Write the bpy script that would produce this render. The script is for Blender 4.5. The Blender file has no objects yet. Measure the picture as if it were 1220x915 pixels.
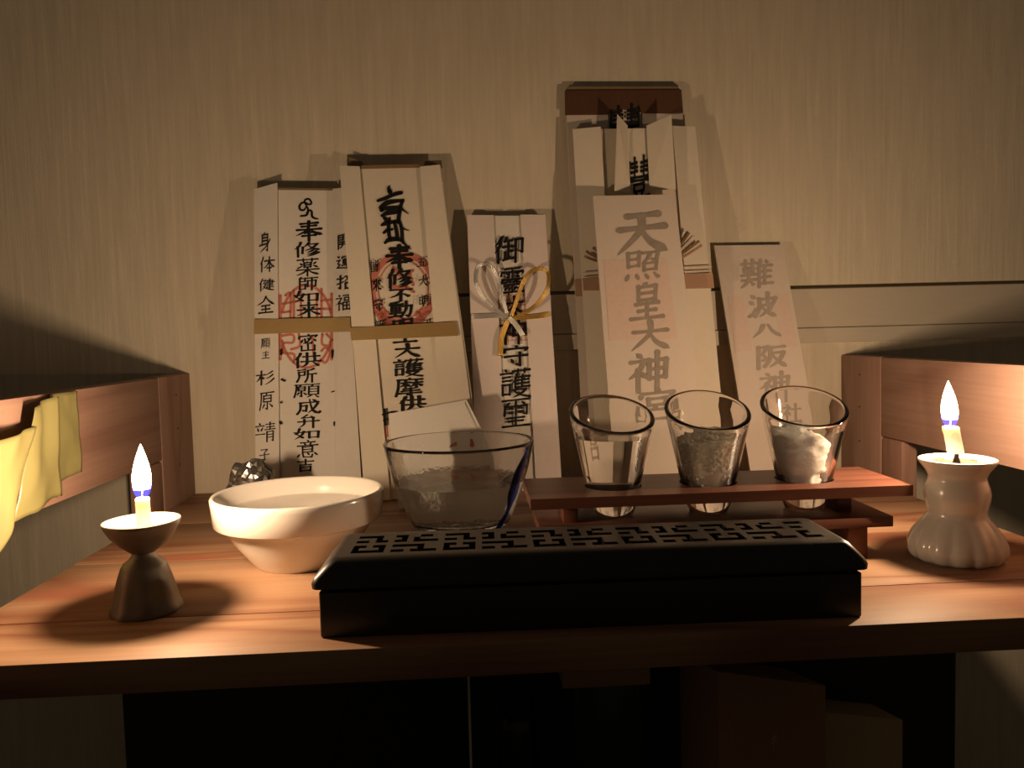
import bpy, bmesh, math, random
from mathutils import Vector, Matrix
random.seed(7)
sc = bpy.context.scene
COL = sc.collection
R = math.radians

# ------------------------------------------------------------------ camera, world, exposure
FPX = 930.0
YAW, PITCH, ROLL, CAM_H = R(3.03), R(3.64), R(1.51), 0.142
_fwd = Vector((math.sin(YAW) * math.cos(PITCH), math.cos(YAW) * math.cos(PITCH), -math.sin(PITCH)))
_r0 = Vector((math.cos(YAW), -math.sin(YAW), 0))
_u0 = _r0.cross(_fwd)
_rt = _r0 * math.cos(ROLL) - _u0 * math.sin(ROLL)
_up = _r0 * math.sin(ROLL) + _u0 * math.cos(ROLL)
CAM = Vector((0, 0, CAM_H))
cam_d = bpy.data.cameras.new('camera')
cam_d.sensor_width = 36.0
cam_d.lens = FPX / 1220 * 36.0
cam_d.clip_start = 0.01
cam = bpy.data.objects.new('camera', cam_d)
COL.objects.link(cam)
m = Matrix((_rt, _up, -_fwd)).transposed().to_4x4()
m.translation = CAM
cam.matrix_world = m
sc.camera = cam

world = bpy.data.worlds.new('dark_room')
sc.world = world
world.use_nodes = True
bg = world.node_tree.nodes['Background']
bg.inputs[0].default_value = (1.0, 0.76, 0.50, 1)
bg.inputs[1].default_value = 0.034

sc.cycles.sample_clamp_indirect = 30.0
sc.view_settings.view_transform = 'Standard'
sc.view_settings.look = 'None'
sc.view_settings.exposure = 0.0
sc.view_settings.gamma = 1.0
sc.view_settings.use_curve_mapping = False
FLAME_WATTS = 1.35         # one flame's light, shared by three small lamps up its height
FLAME_COLOR = (1.0, 0.68, 0.42)


def ray(px, py):
    return _fwd + _rt * ((px - 610) / FPX) - _up * ((py - 457.5) / FPX)


def at_y(px, py, y):
    d = ray(px, py)
    return CAM + d * (y / d.y)


def at_x(px, py, x):
    d = ray(px, py)
    return CAM + d * (x / d.x)


# ------------------------------------------------------------------ materials
def mat_base(name):
    mt = bpy.data.materials.new(name)
    mt.use_nodes = True
    nt = mt.node_tree
    b = nt.nodes['Principled BSDF']
    return mt, nt, b


def plain(name, col, rough=0.5, metal=0.0, noise=0.0, nscale=200.0, bump=0.0, spec=0.5, sss=0.0, sss_r=0.003,
          stretch=(1, 1, 1), coat=0.0, bdist=0.0005):
    mt, nt, b = mat_base(name)
    b.inputs['Roughness'].default_value = rough
    b.inputs['Metallic'].default_value = metal
    b.inputs['Specular IOR Level'].default_value = spec
    b.inputs['Coat Weight'].default_value = coat
    b.inputs['Base Color'].default_value = (*col, 1)
    if sss:
        b.inputs['Subsurface Weight'].default_value = sss
        b.inputs['Subsurface Radius'].default_value = (sss_r * 1.6, sss_r, sss_r * 0.6)
        b.inputs['Subsurface Scale'].default_value = 1.0
    if noise or bump:
        tc = nt.nodes.new('ShaderNodeTexCoord')
        mp = nt.nodes.new('ShaderNodeMapping')
        mp.inputs['Scale'].default_value = stretch
        nz = nt.nodes.new('ShaderNodeTexNoise')
        nz.inputs['Scale'].default_value = nscale
        nz.inputs['Detail'].default_value = 4
        nt.links.new(tc.outputs['Object'], mp.inputs[0])
        nt.links.new(mp.outputs[0], nz.inputs['Vector'])
        if noise:
            mx = nt.nodes.new('ShaderNodeMix')
            mx.data_type = 'RGBA'
            mx.inputs[6].default_value = (*[c * (1 - noise) for c in col], 1)
            mx.inputs[7].default_value = (*[min(1, c * (1 + noise)) for c in col], 1)
            nt.links.new(nz.outputs[0], mx.inputs[0])
            nt.links.new(mx.outputs[2], b.inputs['Base Color'])
        if bump:
            bp = nt.nodes.new('ShaderNodeBump')
            bp.inputs['Strength'].default_value = bump
            bp.inputs['Distance'].default_value = bdist
            nt.links.new(nz.outputs[0], bp.inputs['Height'])
            nt.links.new(bp.outputs[0], b.inputs['Normal'])
    return mt


def wood(name, c1, c2, c3, axis='x', ring=26.0, rough=0.5, fine=1.0, coat=0.0, spec=0.5, knots=None):
    """long-grain timber: warped growth rings stretched along one axis plus fine fibre"""
    mt, nt, b = mat_base(name)
    b.inputs['Roughness'].default_value = rough
    b.inputs['Coat Weight'].default_value = coat
    b.inputs['Coat Roughness'].default_value = 0.3
    b.inputs['Specular IOR Level'].default_value = spec
    tc = nt.nodes.new('ShaderNodeTexCoord')
    oi = nt.nodes.new('ShaderNodeObjectInfo')
    ad = nt.nodes.new('ShaderNodeVectorMath')
    ad.operation = 'MULTIPLY_ADD'
    ad.inputs[1].default_value = (1, 1, 1)
    sc_ = nt.nodes.new('ShaderNodeVectorMath')
    sc_.operation = 'SCALE'
    sc_.inputs[0].default_value = (3.1, 1.7, 2.3)
    nt.links.new(oi.outputs['Random'], sc_.inputs['Scale'])
    nt.links.new(tc.outputs['Object'], ad.inputs[0])
    nt.links.new(sc_.outputs[0], ad.inputs[2])
    mp = nt.nodes.new('ShaderNodeMapping')
    s = {'x': (0.16, 1, 1), 'y': (1, 0.16, 1), 'z': (1, 1, 0.16)}[axis]
    mp.inputs['Scale'].default_value = s
    nt.links.new(ad.outputs[0], mp.inputs[0])
    n1 = nt.nodes.new('ShaderNodeTexNoise')
    n1.inputs['Scale'].default_value = 14
    n1.inputs['Detail'].default_value = 2
    n1.inputs['Distortion'].default_value = 0.6
    nt.links.new(mp.outputs[0], n1.inputs['Vector'])
    mul = nt.nodes.new('ShaderNodeMath')
    mul.operation = 'MULTIPLY'
    mul.inputs[1].default_value = ring
    nt.links.new(n1.outputs[0], mul.inputs[0])
    fr = nt.nodes.new('ShaderNodeMath')
    fr.operation = 'PINGPONG'
    fr.inputs[1].default_value = 1.0
    nt.links.new(mul.outputs[0], fr.inputs[0])
    rp = nt.nodes.new('ShaderNodeValToRGB')
    e = rp.color_ramp.elements
    e[0].position, e[0].color = 0.0, (*c1, 1)
    e[1].position, e[1].color = 1.0, (*c3, 1)
    k = rp.color_ramp.elements.new(0.62)
    k.color = (*c2, 1)
    nt.links.new(fr.outputs[0], rp.inputs[0])
    mp2 = nt.nodes.new('ShaderNodeMapping')
    s2 = {'x': (0.03, 1, 1), 'y': (1, 0.03, 1), 'z': (1, 1, 0.03)}[axis]
    mp2.inputs['Scale'].default_value = s2
    nt.links.new(ad.outputs[0], mp2.inputs[0])
    n2 = nt.nodes.new('ShaderNodeTexNoise')
    n2.inputs['Scale'].default_value = 420
    n2.inputs['Detail'].default_value = 3
    nt.links.new(mp2.outputs[0], n2.inputs['Vector'])
    mx = nt.nodes.new('ShaderNodeMix')
    mx.data_type = 'RGBA'
    mx.blend_type = 'MULTIPLY'
    mx.inputs[0].default_value = 0.35 * fine
    nt.links.new(rp.outputs[0], mx.inputs[6])
    nt.links.new(n2.outputs[0], mx.inputs[7])
    gm = nt.nodes.new('ShaderNodeMix')
    gm.data_type = 'RGBA'
    gm.blend_type = 'MULTIPLY'
    out = mx.outputs[2]
    if knots:      # sparse reddish knots with the grain swelling round them
        mk = nt.nodes.new('ShaderNodeMapping')
        mk.inputs['Scale'].default_value = {'x': (0.42, 1, 1), 'y': (1, 0.42, 1), 'z': (1, 1, 0.42)}[axis]
        nt.links.new(ad.outputs[0], mk.inputs[0])
        vo = nt.nodes.new('ShaderNodeTexVoronoi')
        vo.inputs['Scale'].default_value = 13
        nt.links.new(mk.outputs[0], vo.inputs['Vector'])
        ds = nt.nodes.new('ShaderNodeMath')
        ds.operation = 'MULTIPLY_ADD'
        ds.inputs[1].default_value = 0.22
        nt.links.new(n1.outputs[0], ds.inputs[0])
        nt.links.new(vo.outputs['Distance'], ds.inputs[2])
        kr = nt.nodes.new('ShaderNodeValToRGB')
        ke = kr.color_ramp.elements
        ke[0].position, ke[0].color = 0.20, (0.85, 0.85, 0.85, 1)
        ke[1].position, ke[1].color = 0.36, (0, 0, 0, 1)
        nt.links.new(ds.outputs[0], kr.inputs[0])
        km = nt.nodes.new('ShaderNodeMix')
        km.data_type = 'RGBA'
        km.inputs[7].default_value = (*knots, 1)
        nt.links.new(kr.outputs[0], km.inputs[0])
        nt.links.new(out, km.inputs[6])
        out = km.outputs[2]
    nt.links.new(out, b.inputs['Base Color'])
    bp = nt.nodes.new('ShaderNodeBump')
    bp.inputs['Strength'].default_value = 0.12
    bp.inputs['Distance'].default_value = 0.0004
    nt.links.new(n2.outputs[0], bp.inputs['Height'])
    nt.links.new(bp.outputs[0], b.inputs['Normal'])
    nt.nodes.remove(gm)
    return mt


def wallpaper(name, col):
    mt, nt, b = mat_base(name)
    b.inputs['Roughness'].default_value = 0.75
    b.inputs['Specular IOR Level'].default_value = 0.2
    tc = nt.nodes.new('ShaderNodeTexCoord')
    mp = nt.nodes.new('ShaderNodeMapping')
    mp.inputs['Scale'].default_value = (1, 1, 0.045)
    nt.links.new(tc.outputs['Object'], mp.inputs[0])
    n1 = nt.nodes.new('ShaderNodeTexNoise')
    n1.inputs['Scale'].default_value = 240
    n1.inputs['Detail'].default_value = 5
    n1.inputs['Roughness'].default_value = 0.6
    nt.links.new(mp.outputs[0], n1.inputs['Vector'])
    mp3 = nt.nodes.new('ShaderNodeMapping')
    mp3.inputs['Scale'].default_value = (1, 1, 0.12)
    nt.links.new(tc.outputs['Object'], mp3.inputs[0])
    n3 = nt.nodes.new('ShaderNodeTexNoise')
    n3.inputs['Scale'].default_value = 90
    n3.inputs['Detail'].default_value = 3
    nt.links.new(mp3.outputs[0], n3.inputs['Vector'])
    n2 = nt.nodes.new('ShaderNodeTexNoise')
    n2.inputs['Scale'].default_value = 900
    n2.inputs['Detail'].default_value = 2
    nt.links.new(tc.outputs['Object'], n2.inputs['Vector'])
    a1 = nt.nodes.new('ShaderNodeMath')
    a1.operation = 'MULTIPLY_ADD'
    a1.inputs[1].default_value = 0.25
    nt.links.new(n2.outputs[0], a1.inputs[0])
    a0 = nt.nodes.new('ShaderNodeMath')
    a0.operation = 'MULTIPLY'
    nt.links.new(n1.outputs[0], a0.inputs[0])
    nt.links.new(n3.outputs[0], a0.inputs[1])
    nt.links.new(a0.outputs[0], a1.inputs[2])
    bp = nt.nodes.new('ShaderNodeBump')
    bp.inputs['Strength'].default_value = 0.5
    bp.inputs['Distance'].default_value = 0.0022
    nt.links.new(a1.outputs[0], bp.inputs['Height'])
    nt.links.new(bp.outputs[0], b.inputs['Normal'])
    rp = nt.nodes.new('ShaderNodeValToRGB')
    e = rp.color_ramp.elements
    e[0].position, e[0].color = 0.15, (*[c * 0.88 for c in col], 1)
    e[1].position, e[1].color = 0.45, (*[min(1, c * 1.04) for c in col], 1)
    nt.links.new(a0.outputs[0], rp.inputs[0])
    nt.links.new(rp.outputs[0], b.inputs['Base Color'])
    return mt


def glass(name, col=(1, 1, 1), ior=1.5, rough=0.0, bump=0.0, bscale=120):
    mt, nt, b = mat_base(name)
    b.inputs['Base Color'].default_value = (*col, 1)
    b.inputs['Transmission Weight'].default_value = 1.0
    b.inputs['IOR'].default_value = ior
    b.inputs['Roughness'].default_value = rough
    if bump:
        tc = nt.nodes.new('ShaderNodeTexCoord')
        nz = nt.nodes.new('ShaderNodeTexNoise')
        nz.inputs['Scale'].default_value = bscale
        nt.links.new(tc.outputs['Object'], nz.inputs['Vector'])
        bp = nt.nodes.new('ShaderNodeBump')
        bp.inputs['Strength'].default_value = bump
        bp.inputs['Distance'].default_value = 0.001
        nt.links.new(nz.outputs[0], bp.inputs['Height'])
        nt.links.new(bp.outputs[0], b.inputs['Normal'])
    return mt


def emit(name, col, strength, clear=False):
    mt = bpy.data.materials.new(name)
    mt.use_nodes = True
    nt = mt.node_tree
    nt.nodes.remove(nt.nodes['Principled BSDF'])
    e = nt.nodes.new('ShaderNodeEmission')
    e.inputs[0].default_value = (*col, 1)
    e.inputs[1].default_value = strength
    out = e
    if clear:      # burning gas: it glows and hides nothing
        t = nt.nodes.new('ShaderNodeBsdfTransparent')
        out = nt.nodes.new('ShaderNodeAddShader')
        nt.links.new(e.outputs[0], out.inputs[0])
        nt.links.new(t.outputs[0], out.inputs[1])
    nt.links.new(out.outputs[0], nt.nodes['Material Output'].inputs[0])
    return mt


def translucent(name, col, mix=0.45, rough=0.3):
    mt, nt, b = mat_base(name)
    b.inputs['Base Color'].default_value = (*col, 1)
    b.inputs['Roughness'].default_value = rough
    t = nt.nodes.new('ShaderNodeBsdfTranslucent')
    t.inputs[0].default_value = (*col, 1)
    mx = nt.nodes.new('ShaderNodeMixShader')
    mx.inputs[0].default_value = mix
    nt.links.new(b.outputs[0], mx.inputs[1])
    nt.links.new(t.outputs[0], mx.inputs[2])
    nt.links.new(mx.outputs[0], nt.nodes['Material Output'].inputs[0])
    return mt


M = {
    'wall': wallpaper('cream_wallpaper', (0.76, 0.67, 0.51)),
    'strip': plain('painted_strip', (0.58, 0.51, 0.40), 0.6, noise=0.06, nscale=60, stretch=(1, 1, 6)),
    'slot': plain('dark_slot', (0.05, 0.04, 0.03), 0.8),
    'floor': wood('floor_boards', (0.10, 0.06, 0.035), (0.08, 0.05, 0.03), (0.05, 0.03, 0.02), 'x'),
    'pine': wood('pine', (0.44, 0.265, 0.155), (0.39, 0.22, 0.122), (0.27, 0.12, 0.065), 'x', 9.0, 0.55, coat=0.0, spec=0.22, knots=(0.24, 0.085, 0.048)),
    'rail': wood('red_pine', (0.42, 0.265, 0.20), (0.39, 0.235, 0.175), (0.31, 0.175, 0.128), 'y', 7.0, 0.6, spec=0.2),
    'post': wood('red_pine_post', (0.42, 0.265, 0.20), (0.39, 0.235, 0.175), (0.31, 0.175, 0.128), 'z', 7.0, 0.6, spec=0.2),
    'walnut': wood('reddish_walnut', (0.20, 0.075, 0.045), (0.17, 0.06, 0.035), (0.11, 0.038, 0.022), 'x', 10.0, 0.42, coat=0.1),
    'paper': plain('washi_paper', (0.80, 0.75, 0.66), 0.8, noise=0.04, nscale=160, bump=0.06, spec=0.2),
    'paper2': plain('washi_paper_warm', (0.80, 0.72, 0.58), 0.8, noise=0.04, nscale=160, bump=0.06, spec=0.2),
    'paper3': plain('thin_wrapping_paper', (0.68, 0.59, 0.50), 0.7, noise=0.04, nscale=200, bump=0.05, spec=0.3),
    'paper_pink': plain('pale_pinkish_paper', (0.78, 0.68, 0.62), 0.8, noise=0.03, nscale=160, bump=0.04, spec=0.2),
    'paperedge': plain('brown_backing', (0.26, 0.17, 0.08), 0.8),
    'crepe': plain('brown_crepe_paper', (0.105, 0.045, 0.020), 0.8, noise=0.12, nscale=500, stretch=(1, 0.05, 0.05), bump=0.3),
    'goldband': plain('gold_paper_band', (0.42, 0.28, 0.11), 0.45, metal=0.35, noise=0.06, nscale=300),
    'ink': plain('black_ink', (0.012, 0.011, 0.010), 0.7, spec=0.2),
    'ink_veil': plain('ink_under_paper', (0.33, 0.28, 0.225), 0.8, spec=0.2, noise=0.25, nscale=120),
    'ink_faint': plain('ink_under_thick_paper', (0.42, 0.355, 0.295), 0.8, spec=0.2, noise=0.2, nscale=120),
    'red': plain('vermilion_seal', (0.62, 0.20, 0.14), 0.8, noise=0.2, nscale=300),
    'redfaint': plain('seal_under_paper', (0.69, 0.535, 0.445), 0.8, noise=0.1, nscale=300),
    'redfaint2': plain('seal_under_thick_paper', (0.69, 0.545, 0.46), 0.8, noise=0.08, nscale=200),
    'orange': plain('orange_seal', (0.74, 0.40, 0.28), 0.8, noise=0.2, nscale=300),
    'silver': plain('silver_cord', (0.85, 0.83, 0.78), 0.32, metal=0.9, noise=0.2, nscale=900, bump=0.5),
    'gold': plain('gold_cord', (0.85, 0.58, 0.18), 0.32, metal=0.9, noise=0.2, nscale=900, bump=0.5),
    'strawband': plain('orange_cord_band', (0.44, 0.27, 0.165), 0.7, noise=0.2, nscale=500),
    'tissue': plain('embossed_tissue', (0.82, 0.78, 0.70), 0.85, noise=0.03, nscale=900, bump=0.5, spec=0.1),
    'ceramic': plain('white_glazed_ceramic', (0.70, 0.655, 0.585), 0.18, spec=0.5, coat=0.3),
    'ceramic2': plain('ivory_glazed_ceramic', (0.66, 0.62, 0.55), 0.22, spec=0.5, coat=0.4, noise=0.05, nscale=60),
    'wax': plain('white_candle_wax', (0.92, 0.88, 0.80), 0.4, sss=0.35, sss_r=0.002),
    'wick': plain('charred_wick', (0.02, 0.015, 0.012), 0.9),
    'iron': plain('dark_patina_metal', (0.155, 0.135, 0.105), 0.5, metal=0.5, noise=0.35, nscale=90, bump=0.25),
    'brass': plain('tarnished_brass_dish', (0.25, 0.20, 0.13), 0.55, metal=0.3, noise=0.2, nscale=120, bump=0.2),
    'residue': plain('wax_residue', (0.12, 0.09, 0.06), 0.5, noise=0.6, nscale=260, bump=0.4),
    'lacquer': plain('black_lacquered_wood', (0.020, 0.017, 0.014), 0.38, noise=0.2, nscale=80, stretch=(0.1, 1, 1), bump=0.05),
    'lacquer_in': plain('black_box_inside', (0.006, 0.005, 0.004), 0.9),
    'glass': glass('clear_glass', (0.985, 0.985, 0.97)),
    'glassbowl': glass('clear_bowl_glass', (0.97, 0.975, 0.97), bump=0.12, bscale=260),
    'blueglass': glass('cobalt_glass_stripe', (0.06, 0.10, 0.55), 1.5, 0.05),
    'water': glass('water', (0.99, 0.99, 0.98), 1.333),
    'rice': plain('raw_rice', (0.86, 0.78, 0.66), 0.5, sss=0.0, sss_r=0.002, noise=0.1, nscale=500),
    'salt': plain('damp_salt', (0.95, 0.92, 0.87), 0.5, sss=0.0, sss_r=0.002, noise=0.08, nscale=500, bump=0.8),
    'foil': plain('crumpled_foil', (0.26, 0.25, 0.23), 0.25, metal=0.85),
    'bag': translucent('yellow_green_film', (0.31, 0.285, 0.115), 0.30, 0.30),
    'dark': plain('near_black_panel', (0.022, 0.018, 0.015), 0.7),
    'bottle_b': plain('black_bottle_glass', (0.008, 0.009, 0.009), 0.25),
    'bottle_g': plain('dark_green_bottle_glass', (0.010, 0.030, 0.022), 0.2),
    'card_b': plain('brown_cardboard', (0.40, 0.22, 0.12), 0.8, noise=0.1, nscale=200),
    'card_t': plain('tan_cardboard', (0.50, 0.36, 0.20), 0.8, noise=0.1, nscale=200),
    'emblem': plain('pale_emblem', (0.70, 0.52, 0.36), 0.7),
    'cable': plain('black_cable', (0.012, 0.010, 0.010), 0.5),
    'cord': plain('lit_edge_tone', (0.85, 0.72, 0.58), 0.5),  # pale tone in place of light caught on a thin edge
    'nail': plain('dark_nail_head', (0.05, 0.03, 0.025), 0.5, metal=0.6),
    'flame': emit('candle_flame', (1.0, 0.74, 0.46), 9.0, True),
    'flame_blue': emit('blue_flame_base', (0.03, 0.07, 1.0), 0.75, True),
}


# ------------------------------------------------------------------ object helpers
def mesh_obj(name, verts, faces, mat, parent=None, loc=None, smooth=False):
    """verts in world space; the object's origin goes to loc (or its parent's place)"""
    me = bpy.data.meshes.new(name)
    off = parent.matrix_basis.translation if parent is not None else Vector(loc or (0, 0, 0))
    if parent is not None and parent.parent is not None:
        off = off + parent.parent.matrix_basis.translation
    me.from_pydata([tuple(Vector(v) - off) for v in verts], [], faces)
    bm = bmesh.new()
    bm.from_mesh(me)
    bmesh.ops.recalc_face_normals(bm, faces=bm.faces)
    bm.to_mesh(me)
    bm.free()
    me.materials.append(mat)
    if smooth:
        for p in me.polygons:
            p.use_smooth = True
    o = bpy.data.objects.new(name, me)
    COL.objects.link(o)
    if parent is not None:
        o.parent = parent
    else:
        o.location = off
    return o


def tag(o, label=None, cat=None, group=None, kind=None):
    if label:
        o['label'] = label
    if cat:
        o['category'] = cat
    if group:
        o['group'] = group
    if kind:
        o['kind'] = kind
    return o


def thing(name, label, cat, loc, group=None):
    o = bpy.data.objects.new(name, None)
    o.empty_display_size = 0.02
    o.location = loc
    COL.objects.link(o)
    return tag(o, label, cat, group)


def auto_smooth(o, ang=40):
    me = o.data
    for p in me.polygons:
        p.use_smooth = True
    me.set_sharp_from_angle(angle=R(ang))
    return o


def box_geo(x0, x1, y0, y1, z0, z1):
    v = [(x, y, z) for z in (z0, z1) for y in (y0, y1) for x in (x0, x1)]
    f = [(0, 2, 3, 1), (4, 5, 7, 6), (0, 1, 5, 4), (2, 6, 7, 3), (0, 4, 6, 2), (1, 3, 7, 5)]
    return v, f


def bevel_box(name, b, mat, parent=None, loc=None, bev=0.001, segs=2, xform=None):
    v, f = box_geo(*b)
    if xform:
        v = [xform(p) for p in v]
    o = mesh_obj(name, v, f, mat, parent, loc)
    bm = bmesh.new()
    bm.from_mesh(o.data)
    bmesh.ops.bevel(bm, geom=bm.edges[:], offset=bev, segments=segs, profile=0.5, affect='EDGES')
    bm.to_mesh(o.data)
    bm.free()
    return auto_smooth(o, 35)


def lathe_geo(profile, c, n=64, rfun=None):
    """profile: (r, z) list; r==0 ends are closed to a pole; closed when first and last are poles"""
    cx, cy, cz = c
    V, F, rings = [], [], []
    for (r, z) in profile:
        if r <= 1e-7:
            V.append((cx, cy, cz + z))
            rings.append([len(V) - 1])
        else:
            ring = []
            for k in range(n):
                a = 2 * math.pi * k / n
                rr, zz = (r, z) if rfun is None else rfun(r, z, a)
                V.append((cx + rr * math.cos(a), cy + rr * math.sin(a), cz + zz))
                ring.append(len(V) - 1)
            rings.append(ring)
    for A, B in zip(rings, rings[1:]):
        if len(A) == 1 and len(B) == 1:
            continue
        for k in range(n):
            j = (k + 1) % n
            if len(A) == 1:
                F.append((A[0], B[k], B[j]))
            elif len(B) == 1:
                F.append((A[k], B[0], A[j]))
            else:
                F.append((A[k], B[k], B[j], A[j]))
    return V, F


def tube_geo(pts, r, n=10, flat=None):
    """round tube along 3-D points; r number or list"""
    pts = [Vector(p) for p in pts]
    V, F = [], []
    N = len(pts)
    rr = r if isinstance(r, (list, tuple)) else [r] * N
    ref = Vector((0, -1, 0.2)).normalized()
    for i, p in enumerate(pts):
        t = (pts[min(i + 1, N - 1)] - pts[max(i - 1, 0)]).normalized()
        a = ref - t * ref.dot(t)
        if a.length < 1e-4:
            a = Vector((1, 0, 0)) - t * t.x
        a.normalize()
        b = t.cross(a)
        for k in range(n):
            q = 2 * math.pi * k / n
            V.append(p + a * (math.cos(q) * rr[i] * (flat or 1)) + b * (math.sin(q) * rr[i]))
    for i in range(N - 1):
        for k in range(n):
            j = (k + 1) % n
            F.append((i * n + k, i * n + j, (i + 1) * n + j, (i + 1) * n + k))
    F.append(tuple(range(n)))
    F.append(tuple((N - 1) * n + k for k in range(n)))
    return V, F


def spline(pts, n=8):
    """Catmull-Rom through points of any dimension"""
    P = [Vector(p) for p in pts]
    P = [P[0]] + P + [P[-1]]
    out = []
    for i in range(1, len(P) - 2):
        a, b, c, d = P[i - 1], P[i], P[i + 1], P[i + 2]
        for k in range(n):
            t = k / n
            out.append(0.5 * ((2 * b) + (c - a) * t + (2 * a - 5 * b + 4 * c - d) * t * t + (3 * b - a - 3 * c + d) * t ** 3))
    out.append(P[-2])
    return out


# ------------------------------------------------------------------ the room
WALL_Y = 0.745
# wall: one sheet, with a thin reveal cut above the strip on the right
ZT, ZS, XS = 0.182, 0.1785, -0.062
V, F = [], []
for bx_ in ((-1.3, 1.3, WALL_Y, WALL_Y + 0.05, ZT, 1.1), (-1.3, XS, WALL_Y, WALL_Y + 0.05, -0.46, ZT), (XS, 1.3, WALL_Y, WALL_Y + 0.05, -0.46, ZS - 0.004),
            (XS, 1.3, WALL_Y + 0.012, WALL_Y + 0.05, ZS - 0.004, ZT)):
    v, f = box_geo(*bx_)
    b0 = len(V)
    V += v
    F += [tuple(q + b0 for q in t) for t in f]
tag(mesh_obj('wall_back', V, F, M['wall'], None, (0, WALL_Y, 0)), kind='structure')
b = bevel_box('trim_1', (-0.062, 1.3, WALL_Y - 0.0035, WALL_Y + 0.001, 0.141, ZS), M['strip'], None, (0, WALL_Y, 0.16), 0.0006, 1)
tag(b, kind='structure')
b = bevel_box('trim_2', (-0.062, 1.3, WALL_Y - 0.0050, WALL_Y + 0.001, 0.126, 0.1405), M['strip'], None, (0, WALL_Y, 0.133), 0.0006, 1)
tag(b, kind='structure')
v, f = box_geo(-1.3, 1.3, -0.8, WALL_Y + 0.05, -0.50, -0.46)
tag(mesh_obj('floor', v, f, M['floor'], None, (0, 0, -0.46)), kind='structure')

# ------------------------------------------------------------------ the wooden rack the altar stands on
XL, XR = -0.262, 0.362
rack = thing('plank_shelf', 'pale orange pine plank shelf carrying the bowls, stand and candles', 'shelf', (0.05, 0.55, -0.016))
for (y0, y1) in ((0.353, 0.4066), (0.4074, 0.5136), (0.5144, 0.6206), (0.6214, 0.7276)):
    bevel_box('shelf_plank', (XL + 0.0005, XR - 0.0005, y0, y1, -0.016, 0.0), M['pine'], rack, bev=0.0007, segs=2)
bevel_box('back_plank', (XL + 0.0005, XR - 0.0005, 0.7284, 0.7440, -0.016, 0.0), M['pine'], rack, bev=0.0006)
bevel_box('batten', (0.040, 0.083, 0.366, 0.60, -0.030, -0.0165), M['pine'], rack, bev=0.0006)
for s, xi in ((-1, XL), (1, XR)):
    xo = xi + s * 0.015
    a, bb = min(xi, xo), max(xi, xo)
    rack = thing('side_frame', 'reddish wooden side frame with raised rail, ' + ('draped with yellow-green film' if s < 0 else 'beside the white ceramic candle holder'),
                 'rack', (xi, 0.55, -0.46), 'side frames of the shelf')
    bevel_box('side_rail', (a, bb, 0.345, 0.6695, 0.0435, 0.113), M['rail'], rack, bev=0.0009)
    post = bevel_box('back_post', (a, bb, 0.6705, 0.7435, -0.46, 0.1135), M['post'], rack, bev=0.0009)
    bevel_box('rail_support', (a, bb, 0.6370, 0.6697, -0.020, 0.0432), M['post'], rack, bev=0.003)
    bevel_box('front_post', (a, bb, 0.345, 0.400, -0.46, 0.0432), M['post'], rack, bev=0.0009)
    for zn in (0.096, 0.066, 0.034):
        V, F = lathe_geo([(0, 0.0004), (0.0009, 0.0003), (0.0012, -0.001), (0, -0.001)], (0, 0, 0), 10)
        V = [(xi - s * z_, 0.708 + x_, zn + y_) for x_, y_, z_ in V]
        mesh_obj('nail_head', V, F, M['nail'], post)
o = bevel_box('lower_shelf', (XL + 0.0005, XR - 0.0005, 0.40, 0.621, -0.325, -0.310), M['pine'], None, (0.05, 0.5, -0.325), bev=0.0008)
tag(o, 'lower pine board carrying the dark bottles and boxes', 'shelf')

# ------------------------------------------------------------------ ink, seals and paper
_glyphs = {}
_dg = None


def glyph(ch, weight):
    key = (ch, weight)
    if key in _glyphs:
        return _glyphs[key]
    cu = bpy.data.curves.new('glyph', 'FONT')
    cu.body = ch
    cu.resolution_u = 3
    cu.offset = weight
    o = bpy.data.objects.new('glyph', cu)
    COL.objects.link(o)
    bpy.context.view_layer.update()
    me = bpy.data.meshes.new_from_object(o.evaluated_get(bpy.context.evaluated_depsgraph_get()))
    vs = [(p.co.x, p.co.y) for p in me.vertices]
    fs = [tuple(p.vertices) for p in me.polygons]
    bpy.data.objects.remove(o)
    bpy.data.curves.remove(cu)
    bpy.data.meshes.remove(me)
    # brush hand: strokes climb to the right, ends swell a little
    vs = [(x, y + 0.085 * (x - 0.5)) for x, y in vs]
    xs, ys = [p[0] for p in vs], [p[1] for p in vs]
    x0, x1, y0, y1 = min(xs), max(xs), min(ys), max(ys)
    vs = [((x - x0) / (x1 - x0) - 0.5, (y - y0) / (y1 - y0) - 0.5, 0.0) for x, y in vs]
    _glyphs[key] = (vs, fs)
    return vs, fs


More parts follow.
